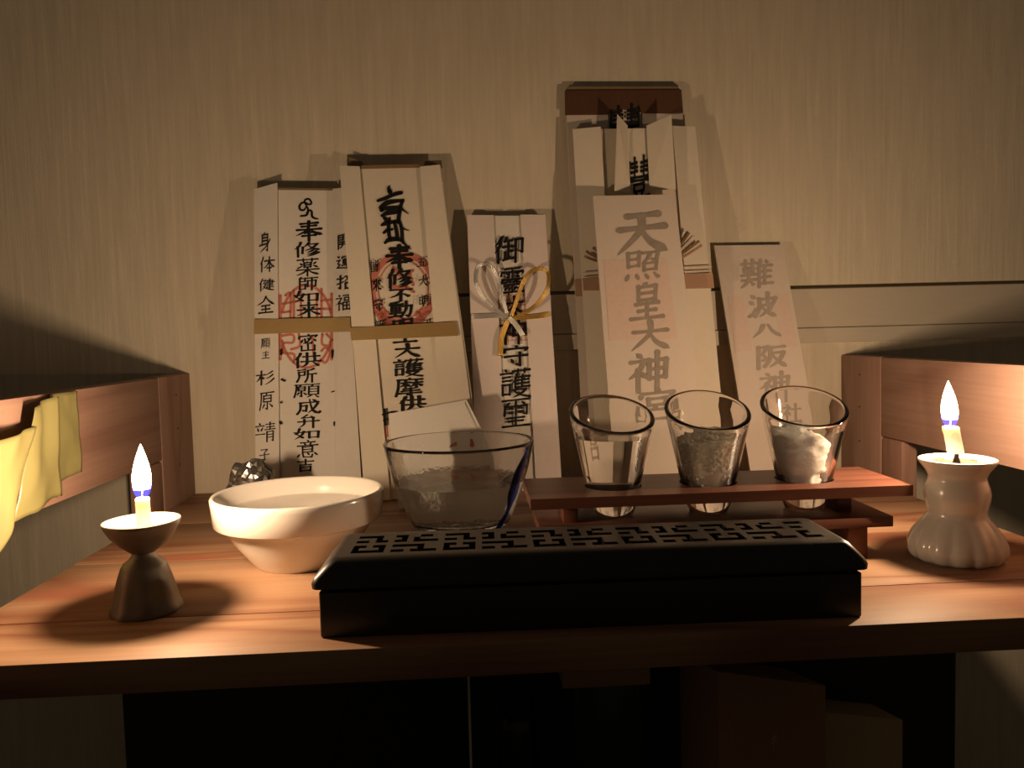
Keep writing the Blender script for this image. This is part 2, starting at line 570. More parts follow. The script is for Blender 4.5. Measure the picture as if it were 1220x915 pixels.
BRUSH = {
 '大': '1238 8834|5005 4845 0895|5042 6570 9592', '天': '2518 7815|1045 9042|5018 4850 0895|5045 6570 9592',
 '太': '1238 8834|5005 4845 0895|5042 6570 9592|4476 5790', '八': '3810 3050 0590|5208 6545 9588',
 '不': '0815 9212|5515 3850 0572|5042 5098|6245 8868', '五': '1812 8210|4512 3890|2448 7246 6890|0592 9590',
 '王': '1812 8210|2050 8048|5012 5090|0592 9590', '主': '4803 5513|1825 8223|2255 7853|5025 5092|0894 9292',
 '吉': '0820 9218|5003 5045|2046 8044|2260 2297|2262 7860 7695|2492 7690', '子': '2012 7810 5035|5035 5490 3582|0552 9548',
 '全': '5003 3530 0350|5003 7030 9848|2855 7253|2875 7273|5055 5093|1095 9093',
 '守': '4802 5510|1018 0832|1018 9016 8030|1050 9047|6535 6592 5084|3262 4278',
 '宮': '4802 5510|1016 0830|1016 9014 8028|2832 2852|2833 7231 7050|2851 7049|4852 4262|2064 2097|2065 8063 7895|2293 7891',
 '皇': '5002 4010|2512 2548|2513 7511 7347|2530 7328|2547 7345|1858 8256|2576 7574|5056 5094|0596 9594',
 '照': '1008 1052|1009 4007 3850|1029 3828|1050 3848|5010 9008 8535 7632|6810 6228 4840|5242 5265|5243 8541 8363|5263 8361|1275 0592|3275 3690|5575 6290|7873 9290',
 '神': '2204 3012|0825 4023 2548 0265|2545 2598|3050 4262|5022 5068|5023 9021 8866|5044 8842|5066 8864|6902 6999',
 '社': '2204 3012|0825 4023 2548 0265|2545 2598|3050 4262|5038 9536|7205 7292|4594 9892',
 '難': '0315 4813|1603 1626|3602 3624|1230 1245|1231 4029 3844|1244 3843|0555 4853|2630 2672|0572 4870|2672 1588 0298|3075 4292|6204 5825 5038|5828 5898|7806 8216|5826 9524|5846 9244|5866 9264|5888 9886|7526 7588',
 '波': '1008 2218|0532 1742|0592 1880 2662|3825 3860 2592|3826 9224 8540|6504 6550|4250 8048 7070 4095|4856 6578 9594',
 '阪': '1008 1098|1009 3807 2238|2238 3858 2068|4512 9008|4812 4660 3092|5235 8833 7568 4596|5240 7270 9895',
 '奉': '2014 8012|2528 7526|0844 9242|5003 4545 0572|5542 7060 9770|3560 6858|2875 7473|5052 5098',
 '修': '2504 1830 0348|1532 1598|3235 3278|5504 4820 3834|5018 8516 6545 4058|5225 7045 9555|7055 6065 4872|8265 6580 4885|9072 7088 4898',
 '薬': '0812 9210|3202 3220|6802 6820|5022 4428|3628 3652|3629 6427 6251|3640 6238|3651 6250|1830 2838|1055 2646|8526 7636|7444 9052|0566 9564|5054 5099|4668 3082 0595|5468 7082 9692',
 '師': '2202 1412|1214 1292|1215 3813 3735|1236 3734|1258 3956|3957 3890|1290 3888|4812 9510|5030 5075|5031 9029 8872 8070|7012 7099',
 '如': '2205 1540 0850|0850 2568 3888|3828 3060 0395|0338 5034|6030 6085|6031 9529 9383|6080 9378',
 '来': '1822 8220|2832 3642|7230 6240|0650 9448|5003 5098|4652 3072 0388|5452 7270 9785',
 '來': '1220 8818|5003 5098|2826 1845|2434 3846|7224 6244|7034 8846|4650 2878 0392|5450 7275 9788',
 '密': '4802 5508|1012 0825|1012 9010 8023|2630 1845|3528 3850 6552 6846|6220 5040 2555|4822 5532|7530 8540|5060 5090|2068 2093 8091|8066 8094',
 '供': '2504 1830 0350|1532 1598|3528 9526|5005 5058|7804 7856|2860 9858|5068 4582 3094|7266 8580 9492',
 '所': '0812 4508|1225 4223 4245 1448|1226 1460 0392|8805 7212 5516|5816 5665 4595|5642 9840|7842 7898',
 '願': '0508 5006|1008 0850 0295|3008 2218|1822 1850|1823 4421 4249|1836 4235|1850 4249|3050 3090 2284|2062 1280|3862 4878|5508 9806|7508 6820|5822 5878|5823 9521 9477|5840 9438|5858 9456|5877 9475|6880 6090 5098|8280 9092 9896',
 '成': '1525 9022|1826 1570 0395|2045 4243 4078 2874|5504 6045 7278 9595|9595 9780|8832 7262 4890|6806 8016',
 '弁': '4502 2224 6820|6212 7828|0552 9548|3235 3070 0895|7030 7098',
 '意': '4802 5508|1815 8213|3418 4027|6616 6026|0632 9430|2838 2866|2839 7237 7065|2852 7250|2866 7264|1575 0590|2872 3292 6894 7280|4870 5680|7868 9284',
 '身': '5002 4010|2512 2562|2513 7211 7092 5886|2528 7026|2543 7041|0564 7058|9038 6070 0898',
 '体': '2504 1830 0350|1532 1598|3528 9826|6604 6698|6430 5058 2878|6830 8055 9972|5075 8073',
 '健': '2404 1628 0345|1332 1398|3018 4516 3240 4640 3570 2490|3060 5080 9894|5518 8817 8642|5030 9828|5542 8640|5256 9054|5070 9468|7004 7084',
 '杉': '0332 5030|2804 2898|2634 1560 0375|3042 4458|8808 7220 5430|9030 7446 5256|9656 7480 4896',
 '原': '0810 9508|1210 1055 0295|5210 4220|2824 2856|2825 7823 7655|2840 7638|2856 7654|5256 5294 4088|3268 2088|6666 8884',
 '靖': '2004 2614|0520 4518|1228 1844|3826 3042|0560 4858|5512 9510|5825 9223|5038 9836|7403 7438|5848 5898|5849 9047 8994 8290|5863 8961|5877 8975',
 '動': '4004 1012|0520 5518|1228 1258|1229 4627 4557|1243 4541|1258 4556|0872 5070|2808 2888|0392 5486|5830 9428 9070 8292 7285|7204 7050 5095',
 '明': '0815 0878|0816 3814 3676|0845 3643|0876 3674|5208 5260 4095|5209 9007 8894 7888|5230 8828|5252 8850',
 '護': '1504 2212|0220 3818|0832 3230|0844 3242|0856 0890|0857 3255 3188|0888 3186|4212 9810|5803 5820|8002 8018|5522 4842 4050|5032 5066|7222 7628|5032 9630|5043 9241|5054 9252|5066 9664|7232 7264|4474 8672 7085 4299|4878 6890 9899',
 '摩': '4802 5508|0812 9510|1212 1055 0298|2228 5026|3616 3650|3530 2840 1850|3832 5046|5628 9426|7416 7450|7230 6442 5450|7632 8840 9848|7854 5860 3062|2272 8470|1484 9282|5458 5696 4492',
 '皆': '1808 1846 4240|1826 4024|5804 5842 6246 9242|8612 5826|5048 4256|2258 2298|2259 7857 7697|2276 7674|2295 7693',
 '御': '2404 1622 0335|2224 1445 0262|1442 1498|4206 3425|3620 6018|3042 6440|4822 4882|4858 6256|3662 3686|3090 6484|7215 7299|7216 9614 9562 8658',
 '靈': '2008 8006|0820 0432|0821 9419 8830|5008 5040|2626 3828|2436 3638|6224 7626|6234 7836|0846 0858|0847 3046 2957|0858 2957|3846 3858|3847 6046 5957|3858 5957|6846 6858|6847 9246 9157|6858 9157|1868 8266|5066 5094|3272 2084|3276 4086|6872 5884|6876 8286|0696 9694',
 '璽': '0608 9406|5008 5020|3014 2024|7013 8022|1428 1258|1429 8827 8656 7854|5022 5058|2832 3838|3832 2838|2846 3852|3846 2852|6030 7236|7030 6036|6044 7450|7244 6250|2268 7866|2680 7478|5066 5094|0697 9695',
 '豐': '0815 0852 9250|9213 9252|1818 4016|1828 4226|1638 4236|3006 3050|5818 8216|5828 8426|5838 8436|7004 7050|1060 9058|2868 2884|2869 7267 7083|2884 7082|3486 4094|6684 6092|0598 9596',
 '開': '1008 1098|1009 4007 4038|1023 4021|1038 4036|6008 6038|6009 9207 9096 8290|6023 9021|6038 9036|2052 8050|1868 8466|3852 3674 2690|6452 6494',
 '福': '2204 3012|0825 4023 2548 0265|2545 2598|3050 4262|5008 9506|5820 5838|5821 8819 8637|5838 8637|5050 5097|5051 9449 9396|5072 9370|7250 7294|5095 9393',
 '招': '0325 3823|2204 2294 1086|0362 4048|5012 9210 8842 7838|7012 6430 4446|5455 5496|5556 8854 8694|5594 8692',
 '運': '1008 2018|0538 2236 1258 2270 0888|0888 4590 9896|3812 3624|3813 9411 8822|4430 9028|4438 4462|4439 8637 8561|4450 8549|4462 8561|3472 9670|6624 6684',
}


def brush_glyph(ch, weight):
    """written with a brush: each stroke is a ribbon whose width follows its direction"""
    key = (ch, weight, 'b')
    if key in _glyphs:
        return _glyphs[key]
    rnd = random.Random(ord(ch))
    V, F, piece = [], [], 0
    strokes = BRUSH[ch].split('|')
    wt = weight * (1.0 if len(strokes) < 9 else 0.86 if len(strokes) < 13 else 0.72)
    for st in strokes:
        P = [Vector((int(q[:2]) / 100, 1 - int(q[2:]) / 100)) for q in st.split()]
        P = [p + Vector((rnd.uniform(-.008, .008), rnd.uniform(-.008, .008))) for p in P]
        P = [Vector((p.x, p.y + 0.085 * (p.x - 0.5))) for p in P]
        segs, cur = [], [P[0]]
        for i in range(1, len(P)):
            cur.append(P[i])
            if i < len(P) - 1:
                a, b_ = (P[i] - P[i - 1]).normalized(), (P[i + 1] - P[i]).normalized()
                if a.dot(b_) < 0.5:
                    segs.append(cur)
                    cur = [P[i]]
        segs.append(cur)
        for si, sg in enumerate(segs):
            piece += 1
            Q = spline([(p.x, p.y, 0) for p in sg], 6 if len(sg) > 2 else 9)
            n = len(Q)
            d = sg[-1] - sg[0]
            L = d.length
            ax, ay = abs(d.x), abs(d.y)
            last = si == len(segs) - 1
            if L < 0.19 and len(segs) == 1:
                prof = ((0, .45), (.6, 1.25), (1, .8))
            elif ay < 0.36 * ax:
                prof = ((0, 1.0), (.15, .85), (.5, .66), (.85, .9), (1, 1.1))
            elif ax < 0.36 * ay:
                prof = ((0, 1.2), (.12, 1.0), (.6, .92), (1, 1.0))
            elif d.x < 0 and d.y < 0 and last:
                prof = ((0, 1.15), (.4, 1.0), (.8, .6), (1, .15))
            elif d.x > 0 and d.y < 0 and last:
                prof = ((0, .5), (.4, .8), (.8, 1.45), (1, .2))
            else:
                prof = ((0, .9), (1, .7))
            L2 = []
            for i, p in enumerate(Q):
                t = i / (n - 1)
                for (t0, w0), (t1, w1) in zip(prof, prof[1:]):
                    if t0 <= t <= t1:
                        w_ = w0 + (w1 - w0) * (t - t0) / (t1 - t0)
                        break
                h = wt * w_ / 2
                tg = Q[min(i + 1, n - 1)] - Q[max(i - 1, 0)]
                tg = Vector((tg.x, tg.y)).normalized()
                V.append((p.x - tg.y * h, p.y + tg.x * h, 3 * piece))
                V.append((p.x + tg.y * h, p.y - tg.x * h, 3 * piece))
                L2.append((len(V) - 2, len(V) - 1))
                if i in (0, n - 1):
                    b0 = len(V)
                    for k in range(8):
                        V.append((p.x + h * math.cos(k * math.pi / 4 + .4), p.y + h * math.sin(k * math.pi / 4 + .4), 3 * piece + (1 if i == 0 else 2)))
                    F.append(tuple(range(b0, b0 + 8)))
            for A, B in zip(L2, L2[1:]):
                F.append((A[0], A[1], B[1], B[0]))
    V = [(x - 0.5, y - 0.5, k * 4e-6) for x, y, k in V]
    _glyphs[key] = (V, F)
    return V, F


class Card:
    """a leaning paper charm: a plane through (0, yb, 0) tipped back by lean; (u, v, w) = across, up the card, off its face"""

    def __init__(self, name, label, yb, ytop, ztop, cx, cat='paper charm', group='paper charms leaning on the wall'):
        a = math.atan2(ytop - yb, ztop)
        self.P = Vector((0, yb, 0))
        self.v = Vector((0, math.sin(a), math.cos(a)))
        self.n = Vector((0, -math.cos(a), math.sin(a)))
        self.root = thing(name, label, cat, (cx, yb, 0), group)

    def uv(self, px, py, w=0.0):
        d = ray(px, py)
        p0 = self.P + self.n * w
        t = (p0 - CAM).dot(self.n) / d.dot(self.n)
        X = CAM + d * t - p0
        return X.x, X.dot(self.v)

    def W(self, u, v, w=0.0):
        return self.P + Vector((u, 0, 0)) + self.v * v + self.n * w

    def edge_down(self, a, b, v0=0.0005, w=0.0):
        """photo points a (upper), b (lower) of a side edge -> (u, v) at a and where the edge meets the shelf"""
        ua, va = self.uv(*a, w)
        ub, vb = self.uv(*b, w)
        t = (va - v0) / (va - vb)
        return (ua, va), (ua + (ub - ua) * t, v0)

    def sheet(self, name, pts, mat, th=0.0006, parent=None):
        """pts: (u, v, w) outline; thickness goes back from the face"""
        n = len(pts)
        V = [self.W(u, v, w) for u, v, w in pts] + [self.W(u, v, w - th) for u, v, w in pts]
        F = [tuple(range(n)), tuple(range(2 * n - 1, n - 1, -1))]
        for i in range(n):
            j = (i + 1) % n
            F.append((i, j, n + j, n + i))
        return mesh_obj(name, V, F, mat, parent or self.root)

    def panel(self, name, left, right, mat, w=(0.0, 0.0), th=0.0006, top=(), bottom=True, v0=0.0005, parent=None):
        (lt, lb), (rt, rb) = self.edge_down(*left, v0=v0), self.edge_down(*right, v0=v0)
        wl, wr = w
        pts = [(*lb, wl), (*lt, wl)]
        for (px, py) in top:
            u, v = self.uv(px, py)
            f = (u - lt[0]) / (rt[0] - lt[0])
            pts.append((u, v, wl + (wr - wl) * f))
        pts += [(*rt, wr), (*rb, wr)]
        return self.sheet(name, pts, mat, th, parent)

    def quad(self, name, corners, mat, w=0.0, th=0.0006, parent=None):
        return self.sheet(name, [(*self.uv(*c, w), w) for c in corners], mat, th, parent)

    def text(self, name, chars, mat, w=0.0005, weight=0.012, tilt=0.0, parent=None):
        V, F = [], []
        for ch, x0, y0, x1, y1 in chars:
            gv, gf = brush_glyph(ch, weight) if ch in BRUSH else glyph(ch, 0.006)
            base = len(V)
            for gx, gy, gw in gv:
                px = (x0 + x1) / 2 + gx * (x1 - x0) - tilt * gy * (y1 - y0) * -1
                py = (y0 + y1) / 2 - gy * (y1 - y0)
                u, v = self.uv(px, py, w)
                V.append(self.W(u, v, w + gw))
            F += [tuple(i + base for i in f) for f in gf]
        return mesh_obj(name, V, F, mat, parent or self.root)

    def brush(self, name, strokes, mat, w=0.0005, parent=None, seg=6):
        """strokes: lists of (px, py, width px) in photo pixels, laid on the card as round-ended ribbons"""
        V, F = [], []

        def put(px, py):
            u, v = self.uv(px, py, w)
            V.append(self.W(u, v, w))
            return len(V) - 1
        for st in strokes:
            P = spline(st, seg) if len(st) > 2 else [Vector(p) for p in st]
            L = []
            for i, p in enumerate(P):
                t = (P[min(i + 1, len(P) - 1)] - P[max(i - 1, 0)])
                t = Vector((t.x, t.y))
                t = t.normalized() if t.length > 1e-6 else Vector((1, 0))
                nx, ny = -t.y, t.x
                h = max(p.z, 0.15) / 2
                L.append((put(p.x + nx * h, p.y + ny * h), put(p.x - nx * h, p.y - ny * h)))
            for A, B in zip(L, L[1:]):
                F.append((A[0], A[1], B[1], B[0]))
            for p in (P[0], P[-1]):
                h = max(p.z, 0.15) / 2
                F.append(tuple(put(p.x + h * math.cos(k * math.pi / 4), p.y + h * math.sin(k * math.pi / 4)) for k in range(8)))
        return mesh_obj(name, V, F, mat, parent or self.root)


def ring_stroke(cx, cy, rx, ry, w, a0=0, a1=360, n=40):
    return [(cx + rx * math.cos(R(a0 + (a1 - a0) * k / n)), cy + ry * math.sin(R(a0 + (a1 - a0) * k / n)), w) for k in range(n + 1)]


# --- 1: charm with side writing and gold band (leftmost)
c1 = Card('paper_charm', 'leftmost paper charm, gold band, red square seal and writing on both side flaps', 0.700, 0.731, 0.28, -0.15)
c1.panel('backing', ((304, 226), (306, 560)), ((409, 227), (430, 560)), M['paper'], (0.0, 0.0), 0.004)
c1.panel('side_flap', ((303, 226), (305, 560)), ((331.5, 219), (334, 560)), M['paper'], (0.0012, 0.0035), 0.0006)
c1.panel('side_flap', ((397, 226), (399, 560)), ((409, 224), (430, 560)), M['paper'], (0.0030, 0.0012), 0.0006)
c1.quad('backing_edge', [(303, 227), (331, 219.5), (332, 223.5), (396, 224.5), (396, 226.5), (332, 226)], M['paperedge'], 0.0004, 0.004)
c1.brush('seal', [
    ring_stroke(365, 389, 31, 49, 3.2, 200, 340, 16), ring_stroke(365, 389, 31, 49, 3.2, 20, 160, 16),
    [(334, 352, 3.5), (334, 428, 3.5)], [(395, 350, 3.5), (395, 428, 3.5)],
    [(340, 352, 3), (346, 350, 3), (346, 378, 3)], [(337, 362, 3), (358, 358, 3)], [(350, 346, 3), (350, 378, 3)],
    [(358, 345, 3), (359, 378, 3)], [(338, 372, 3), (345, 371, 3)], [(383, 344, 3), (383, 378, 3)], [(383, 358, 3), (395, 357, 3)],
    [(377, 350, 3), (378, 378, 3)], [(385, 368, 3), (394, 368, 3)],
    [(336, 400, 3), (349, 399, 3), (349, 408, 3), (338, 409, 3), (338, 420, 3), (350, 422, 3), (350, 432, 3)],
    [(384, 398, 3), (384, 410, 3), (393, 412, 3)], [(389, 398, 3), (396, 405, 3)],
    [(383, 418, 3), (388, 414, 3), (393, 420, 3), (388, 432, 3), (382, 428, 3)], [(356, 398, 3), (357, 412, 3), (347, 416, 3)],
    [(372, 400, 3), (374, 426, 3)]], M['red'], 0.0003)
c1.text('inscription', [
    ('奉', 351, 263, 385, 287), ('修', 350, 288, 383, 306), ('薬', 352, 307, 381, 329), ('師', 354, 329.5, 379, 346),
    ('如', 350, 346, 380, 361), ('来', 353, 360, 383, 378), ('密', 354, 398, 380, 419), ('供', 350, 420, 382, 438),
    ('所', 353, 439, 377, 456), ('願', 350, 457, 381, 474), ('成', 353, 475, 382, 494), ('弁', 354, 494, 381, 510),
    ('如', 350, 510, 381, 524), ('意', 353, 524, 380, 546), ('吉', 353, 547, 375, 562)], M['ink'], 0.0005, 0.115)


def z1(pts, w):
    return [(290 + x / 4.16, 180 + y / 4.16, ww) for (x, y), ww in zip(pts, w if isinstance(w, list) else [w] * len(pts))]


c1.brush('sanskrit_letter', [
    z1([(338, 256), (325, 238), (306, 242), (305, 257), (322, 264), (336, 262)], 2.2),
    z1([(314, 258), (292, 256), (278, 272), (282, 290), (300, 292), (312, 274)], [1.8, 2.4, 2.8, 2.6, 2.2, 1.6]),
    z1([(308, 264), (320, 290), (314, 316), (284, 322)], [1.8, 2.6, 2.6, 2.2]),
    z1([(312, 308), (326, 294), (338, 300), (340, 322), (352, 333), (371, 336)], [1.6, 2.2, 2.6, 2.8, 2.4, 1.2])], M['ink'], 0.0005)
c1.text('side_writing', [
    ('身', 308.5, 277, 323, 301), ('体', 309, 306, 327, 324), ('健', 308, 332, 327, 347), ('全', 306, 353, 327, 374)], M['ink'], 0.0040, 0.085)
c1.text('side_writing', [
    ('願', 311, 403, 321.5, 415), ('主', 311.5, 418, 321.5, 427.5), ('杉', 305, 441.5, 327, 459), ('原', 309, 466, 327, 489),
    ('靖', 303.5, 503, 328, 527), ('子', 308.5, 534, 321, 550)], M['ink'], 0.0040, 0.085)
c1.text('side_writing', [
    ('開', 401, 279, 420, 297), ('運', 400, 304, 420, 321), ('招', 401, 328, 420, 345), ('福', 399, 351, 418, 370)], M['ink'], 0.0036, 0.10)
for st in ([(334.5, 417, 2.5), (335, 422, 3)], [(335, 452, 2), (339, 454, 2)], [(334.6, 479, 2), (335, 480, 2)],
           [(333.5, 503, 3), (335, 505, 2)], [(396, 418, 3), (396, 426, 2)], [(395, 467, 1.5), (398, 466, 1.5)], [(398, 503, 2), (398, 507, 1.5)]):
    c1.brush('ink_blot', [st], M['ink'], 0.0041)
c1.quad('gold_band', [(302.5, 380.5), (417, 378), (418, 395), (302.5, 398)], M['goldband'], 0.0045, 0.0006)

# --- 2: charm with bold sanskrit letters
c2 = Card('paper_charm', 'tall paper charm with bold black Sanskrit letters, round red seal and gold band', 0.680, 0.726, 0.295, -0.06)
c2.panel('backing', ((406, 199), (434, 570)), ((525, 197), (566, 500)), M['paper2'], (0.0, 0.0), 0.0045)
c2.panel('side_flap', ((405, 198.5), (433, 570)), ((429, 200), (460, 531)), M['paper2'], (0.0020, 0.0040), 0.0006)
c2.panel('side_flap', ((500.5, 200), (524, 470)), ((524, 197), (562, 490)), M['paper2'], (0.0030, 0.0018), 0.0006)
c2.quad('backing_edge', [(429, 201), (431, 197), (500, 195.5), (502, 199.5)], M['paperedge'], 0.0008, 0.004)
c2.quad('back_tab', [(414, 198), (416, 187), (432, 193), (433, 198)], M['paperedge'], -0.0055, 0.0006)
c2.quad('back_tab', [(505, 198), (506, 191), (526, 191), (527, 200)], M['paperedge'], -0.0055, 0.0006)
c2.brush('seal', [
    ring_stroke(480, 345, 37, 42, 7.5), ring_stroke(480, 345, 29.5, 34.5, 1.6),
    [(468, 318, 3), (480, 330, 4), (492, 322, 3)], [(466, 340, 4), (478, 344, 6), (486, 336, 3)], [(488, 326, 3), (492, 340, 3)],
    [(464, 326, 2), (470, 334, 2)], [(484, 342, 4), (493, 348, 3)]], M['red'], 0.0010)
c2.brush('lotus_seal', [
    [(447, 372, 4), (458, 380, 9), (476, 386, 10), (496, 384, 10), (511, 371, 4)],
    [(449, 366, 3), (460, 374, 8)], [(498, 374, 9), (508, 366, 3)], [(455, 388, 6), (500, 390, 6)]], M['red'], 0.0010)
c2.brush('lower_seal', [
    [(460, 508, 2.4), (461, 520, 2.4)], [(462, 524, 2), (464, 538, 2)]], M['red'], 0.0010)
c2.text('inscription', [
    ('奉', 458, 292, 493, 320), ('修', 460, 320, 492, 343), ('不', 463, 343, 492, 359), ('動', 463, 359, 492, 379),
    ('明', 467, 379, 493, 401), ('王', 468, 391, 497, 409), ('大', 468, 409, 502, 427), ('護', 469, 427, 503, 449),
    ('摩', 471, 450, 504, 472), ('供', 475, 472, 506, 489)], M['ink'], 0.0013, 0.145)
c2.text('small_writing', [
    ('五', 496.5, 307, 508, 318), ('大', 497.5, 328, 511, 342), ('明', 499, 352, 511.5, 365), ('王', 503, 380, 515, 393)], M['ink'], 0.0042, 0.12)
c2.text('small_writing', [
    ('皆', 440, 309, 452.5, 324), ('來', 442, 332, 455, 347), ('守', 444, 356, 457, 371), ('護', 446, 381, 459, 396)], M['ink'], 0.0042, 0.12)


def z3(pts, w):
    return [(400 + x / 4.156, 170 + y / 4.156, ww * 0.84) for (x, y), ww in zip(pts, w if isinstance(w, list) else [w] * len(pts))]


c2.brush('sanskrit_letter', [
    z3([(265, 214), (262, 226), (268, 243)], [2, 5, 7]),
    z3([(208, 288), (240, 278), (285, 258), (325, 248)], [4, 5, 5.5, 5]),
    z3([(222, 322), (250, 300), (300, 290), (334, 288)], [6, 7, 5, 3.5]),
    z3([(332, 286), (322, 312), (330, 330), (360, 353)], [5, 5, 3, 1]),
    z3([(226, 334), (250, 325), (300, 322), (322, 318)], [6, 5, 5, 4]),
    z3([(228, 362), (255, 348), (290, 345), (318, 340)], [4, 7, 6, 5]),
    z3([(318, 330), (312, 365), (310, 395)], [5, 6, 5]),
    z3([(240, 372), (262, 392), (266, 372)], [5, 5, 3]),
    z3([(228, 408), (250, 398), (275, 395), (310, 386)], [4, 7, 5, 4]),
    z3([(262, 398), (262, 440), (268, 478)], [5, 5.5, 5]),
    z3([(290, 392), (300, 440), (304, 478)], [4.5, 5, 5]),
    z3([(316, 390), (326, 430), (330, 485), (345, 505), (373, 529)], [4.5, 5, 5, 3, 1]),
    z3([(318, 410), (340, 428), (364, 436)], [3, 2, 0.8]),
    z3([(238, 446), (256, 432), (280, 430)], [4, 5, 3]),
    z3([(244, 496), (262, 482), (300, 478), (330, 486)], [4, 6.5, 6, 4])], M['ink'], 0.0013)
c2.brush('lower_writing', [
    [(458, 488, 3), (459, 506, 3.4)], [(456, 494, 2.4), (462, 492, 2.4)], [(464, 491, 2), (470, 491, 2.6)], [(457, 501, 2), (462, 499, 2)]],
    M['ink'], 0.0044)
c2.quad('gold_band', [(416.5, 390.5), (543, 383), (546, 400), (418.5, 405.5)], M['goldband'], 0.0049, 0.0006)

# --- 3: charm with the heart-shaped cord knot
c3 = Card('paper_charm', 'pinkish white paper charm tied with a silver and gold heart-shaped cord', 0.697, 0.733, 0.25, 0.037)
c3.panel('backing', ((557, 257), (565, 500)), ((649, 257), (668, 564)), M['paper'], (0.0, 0.0), 0.004)
c3.panel('front_fold', ((556.5, 256.5), (565, 500)), ((588, 257), (601, 509)), M['paper_pink'], (0.0008, 0.0022), 0.0008)
c3.panel('front_fold', ((620, 256.5), (634.5, 509)), ((649.5, 256), (668.5, 564)), M['paper_pink'], (0.0022, 0.0008), 0.0008)
c3.quad('backing_edge', [(560, 256.5), (590, 255), (592, 257.5), (562, 258)], M['paperedge'], -0.0001, 0.0045)
c3.quad('backing_edge', [(616, 257.5), (618, 255), (648, 255), (648, 257)], M['paperedge'], -0.0001, 0.0045)
c3.brush('seal', [[(593 + 0.7 * k, 352 + 6 * k, 1.6), (625 + 0.6 * k, 351 + 6 * k, 1.6)] for k in range(10)] +
         [[(593 + 5.2 * k, 352, 1.4), (600 + 5.2 * k, 405, 1.4)] for k in range(7)], M['orange'], 0.0003)
c3.text('inscription', [
    ('御', 589, 281, 624, 313), ('靈', 595.5, 318, 625, 350), ('太', 599, 352, 626, 376), ('神', 593.5, 380, 629, 410),
    ('守', 598, 411, 631, 438), ('護', 596, 438, 632, 474), ('璽', 597, 474, 632, 509)], M['ink'], 0.0025, 0.115)
knot = c3.sheet('cord_knot', [(*c3.uv(*p), 0.0050) for p in ((601, 374), (610, 373), (612, 381), (603, 382))], M['silver'], 0.002)
knot['label'] = 'decorative cord knot of silver and gold strands'


def cord(card, name, pts, mat, parent, strands=3, r=0.00070, gap=0.0012):
    """several parallel thin strands following (px, py, w) control points"""
    V, F = [], []
    P = spline(pts, 7)
    W = []
    for p in P:
        u, v = card.uv(p.x, p.y, p.z)
        W.append((u, v, p.z))
    for s in range(strands):
        o = (s - (strands - 1) / 2) * gap
        Q = []
        for i, (u, v, w) in enumerate(W):
            a, b_ = W[max(i - 1, 0)], W[min(i + 1, len(W) - 1)]
            t = Vector((b_[0] - a[0], b_[1] - a[1]))
            t = t.normalized() if t.length > 1e-9 else Vector((1, 0))
            Q.append(card.W(u - t.y * o, v + t.x * o, w))
        tv, tf = tube_geo(Q, r, 6)
        b0 = len(V)
        V += tv
        F += [tuple(i + b0 for i in f) for f in tf]
    ob = mesh_obj(name, V, F, mat, parent, smooth=True)
    return ob


cord(c3, 'silver_loop', [(607, 380, .005), (590, 368, .008), (576, 354, .011), (567, 336, .013), (569, 319, .013), (578, 314, .012),
                         (588, 321, .010), (593, 334, .008), (598, 352, .007), (604, 374, .005)], M['silver'], knot)
cord(c3, 'gold_loop', [(608, 382, .006), (624, 373, .009), (640, 362, .012), (652, 344, .014), (653, 326, .014), (643, 320, .013),
                       (632, 324, .011), (623, 336, .008), (616, 356, .007), (609, 377, .006)], M['gold'], knot)
cord(c3, 'silver_cord_band', [(561.5, 376.5, .003), (568, 377, .0036), (590, 376, .004), (605, 377, .0048)], M['silver'], knot, 4, 0.0006, 0.0011)
cord(c3, 'gold_cord_band', [(606, 379, .0048), (625, 378, .004), (646, 376, .0036), (655, 374, .003)], M['gold'], knot, 4, 0.0006, 0.0011)
cord(c3, 'silver_tail', [(606, 378, .007), (613, 385, .008), (619, 393, .009), (623, 400, .009)], M['silver'], knot, 4)
cord(c3, 'gold_tail', [(606, 380, .006), (601, 392, .006), (597, 405, .006), (596, 424, .006)], M['gold'], knot, 4)

# --- 4: tallest charm at the back with a brown crepe head
c4 = Card('paper_charm', 'tallest paper charm at the very back with a brown crepe top', 0.7150, 0.7385, 0.367, 0.15)
c4.panel('backing', ((673, 106), (692, 470)), ((812, 106), (826, 400)), M['paper3'], (0.0, 0.0), 0.004)
c4.panel('front_fold', ((675, 137), (692, 470)), ((724, 137), (732, 300)), M['paper3'], (0.0006, 0.0018), 0.0006)
c4.panel('front_fold', ((765, 136), (770, 300)), ((813, 136), (827, 400)), M['paper3'], (0.0018, 0.0006), 0.0006)
c4.sheet('crepe_head', [(*c4.uv(*p), 0.0026) for p in ((673, 138), (672.5, 109), (811, 108), (813, 135.5), (764, 136), (762, 131), (727, 131), (724, 137.5))],
         M['crepe'], 0.0010)
c4.sheet('head_fold', [(*c4.uv(*p), 0.0012) for p in ((673, 110), (678, 103.5), (807, 103.5), (811, 109))], M['paperedge'], 0.0010)
c4.text('inscription', [('豐', 725, 124, 764, 170)], M['ink'], 0.0030, 0.115)
c4.quad('cord_band', [(685, 333), (812, 331), (815, 352), (686, 353)], M['strawband'], 0.0022, 0.0012)

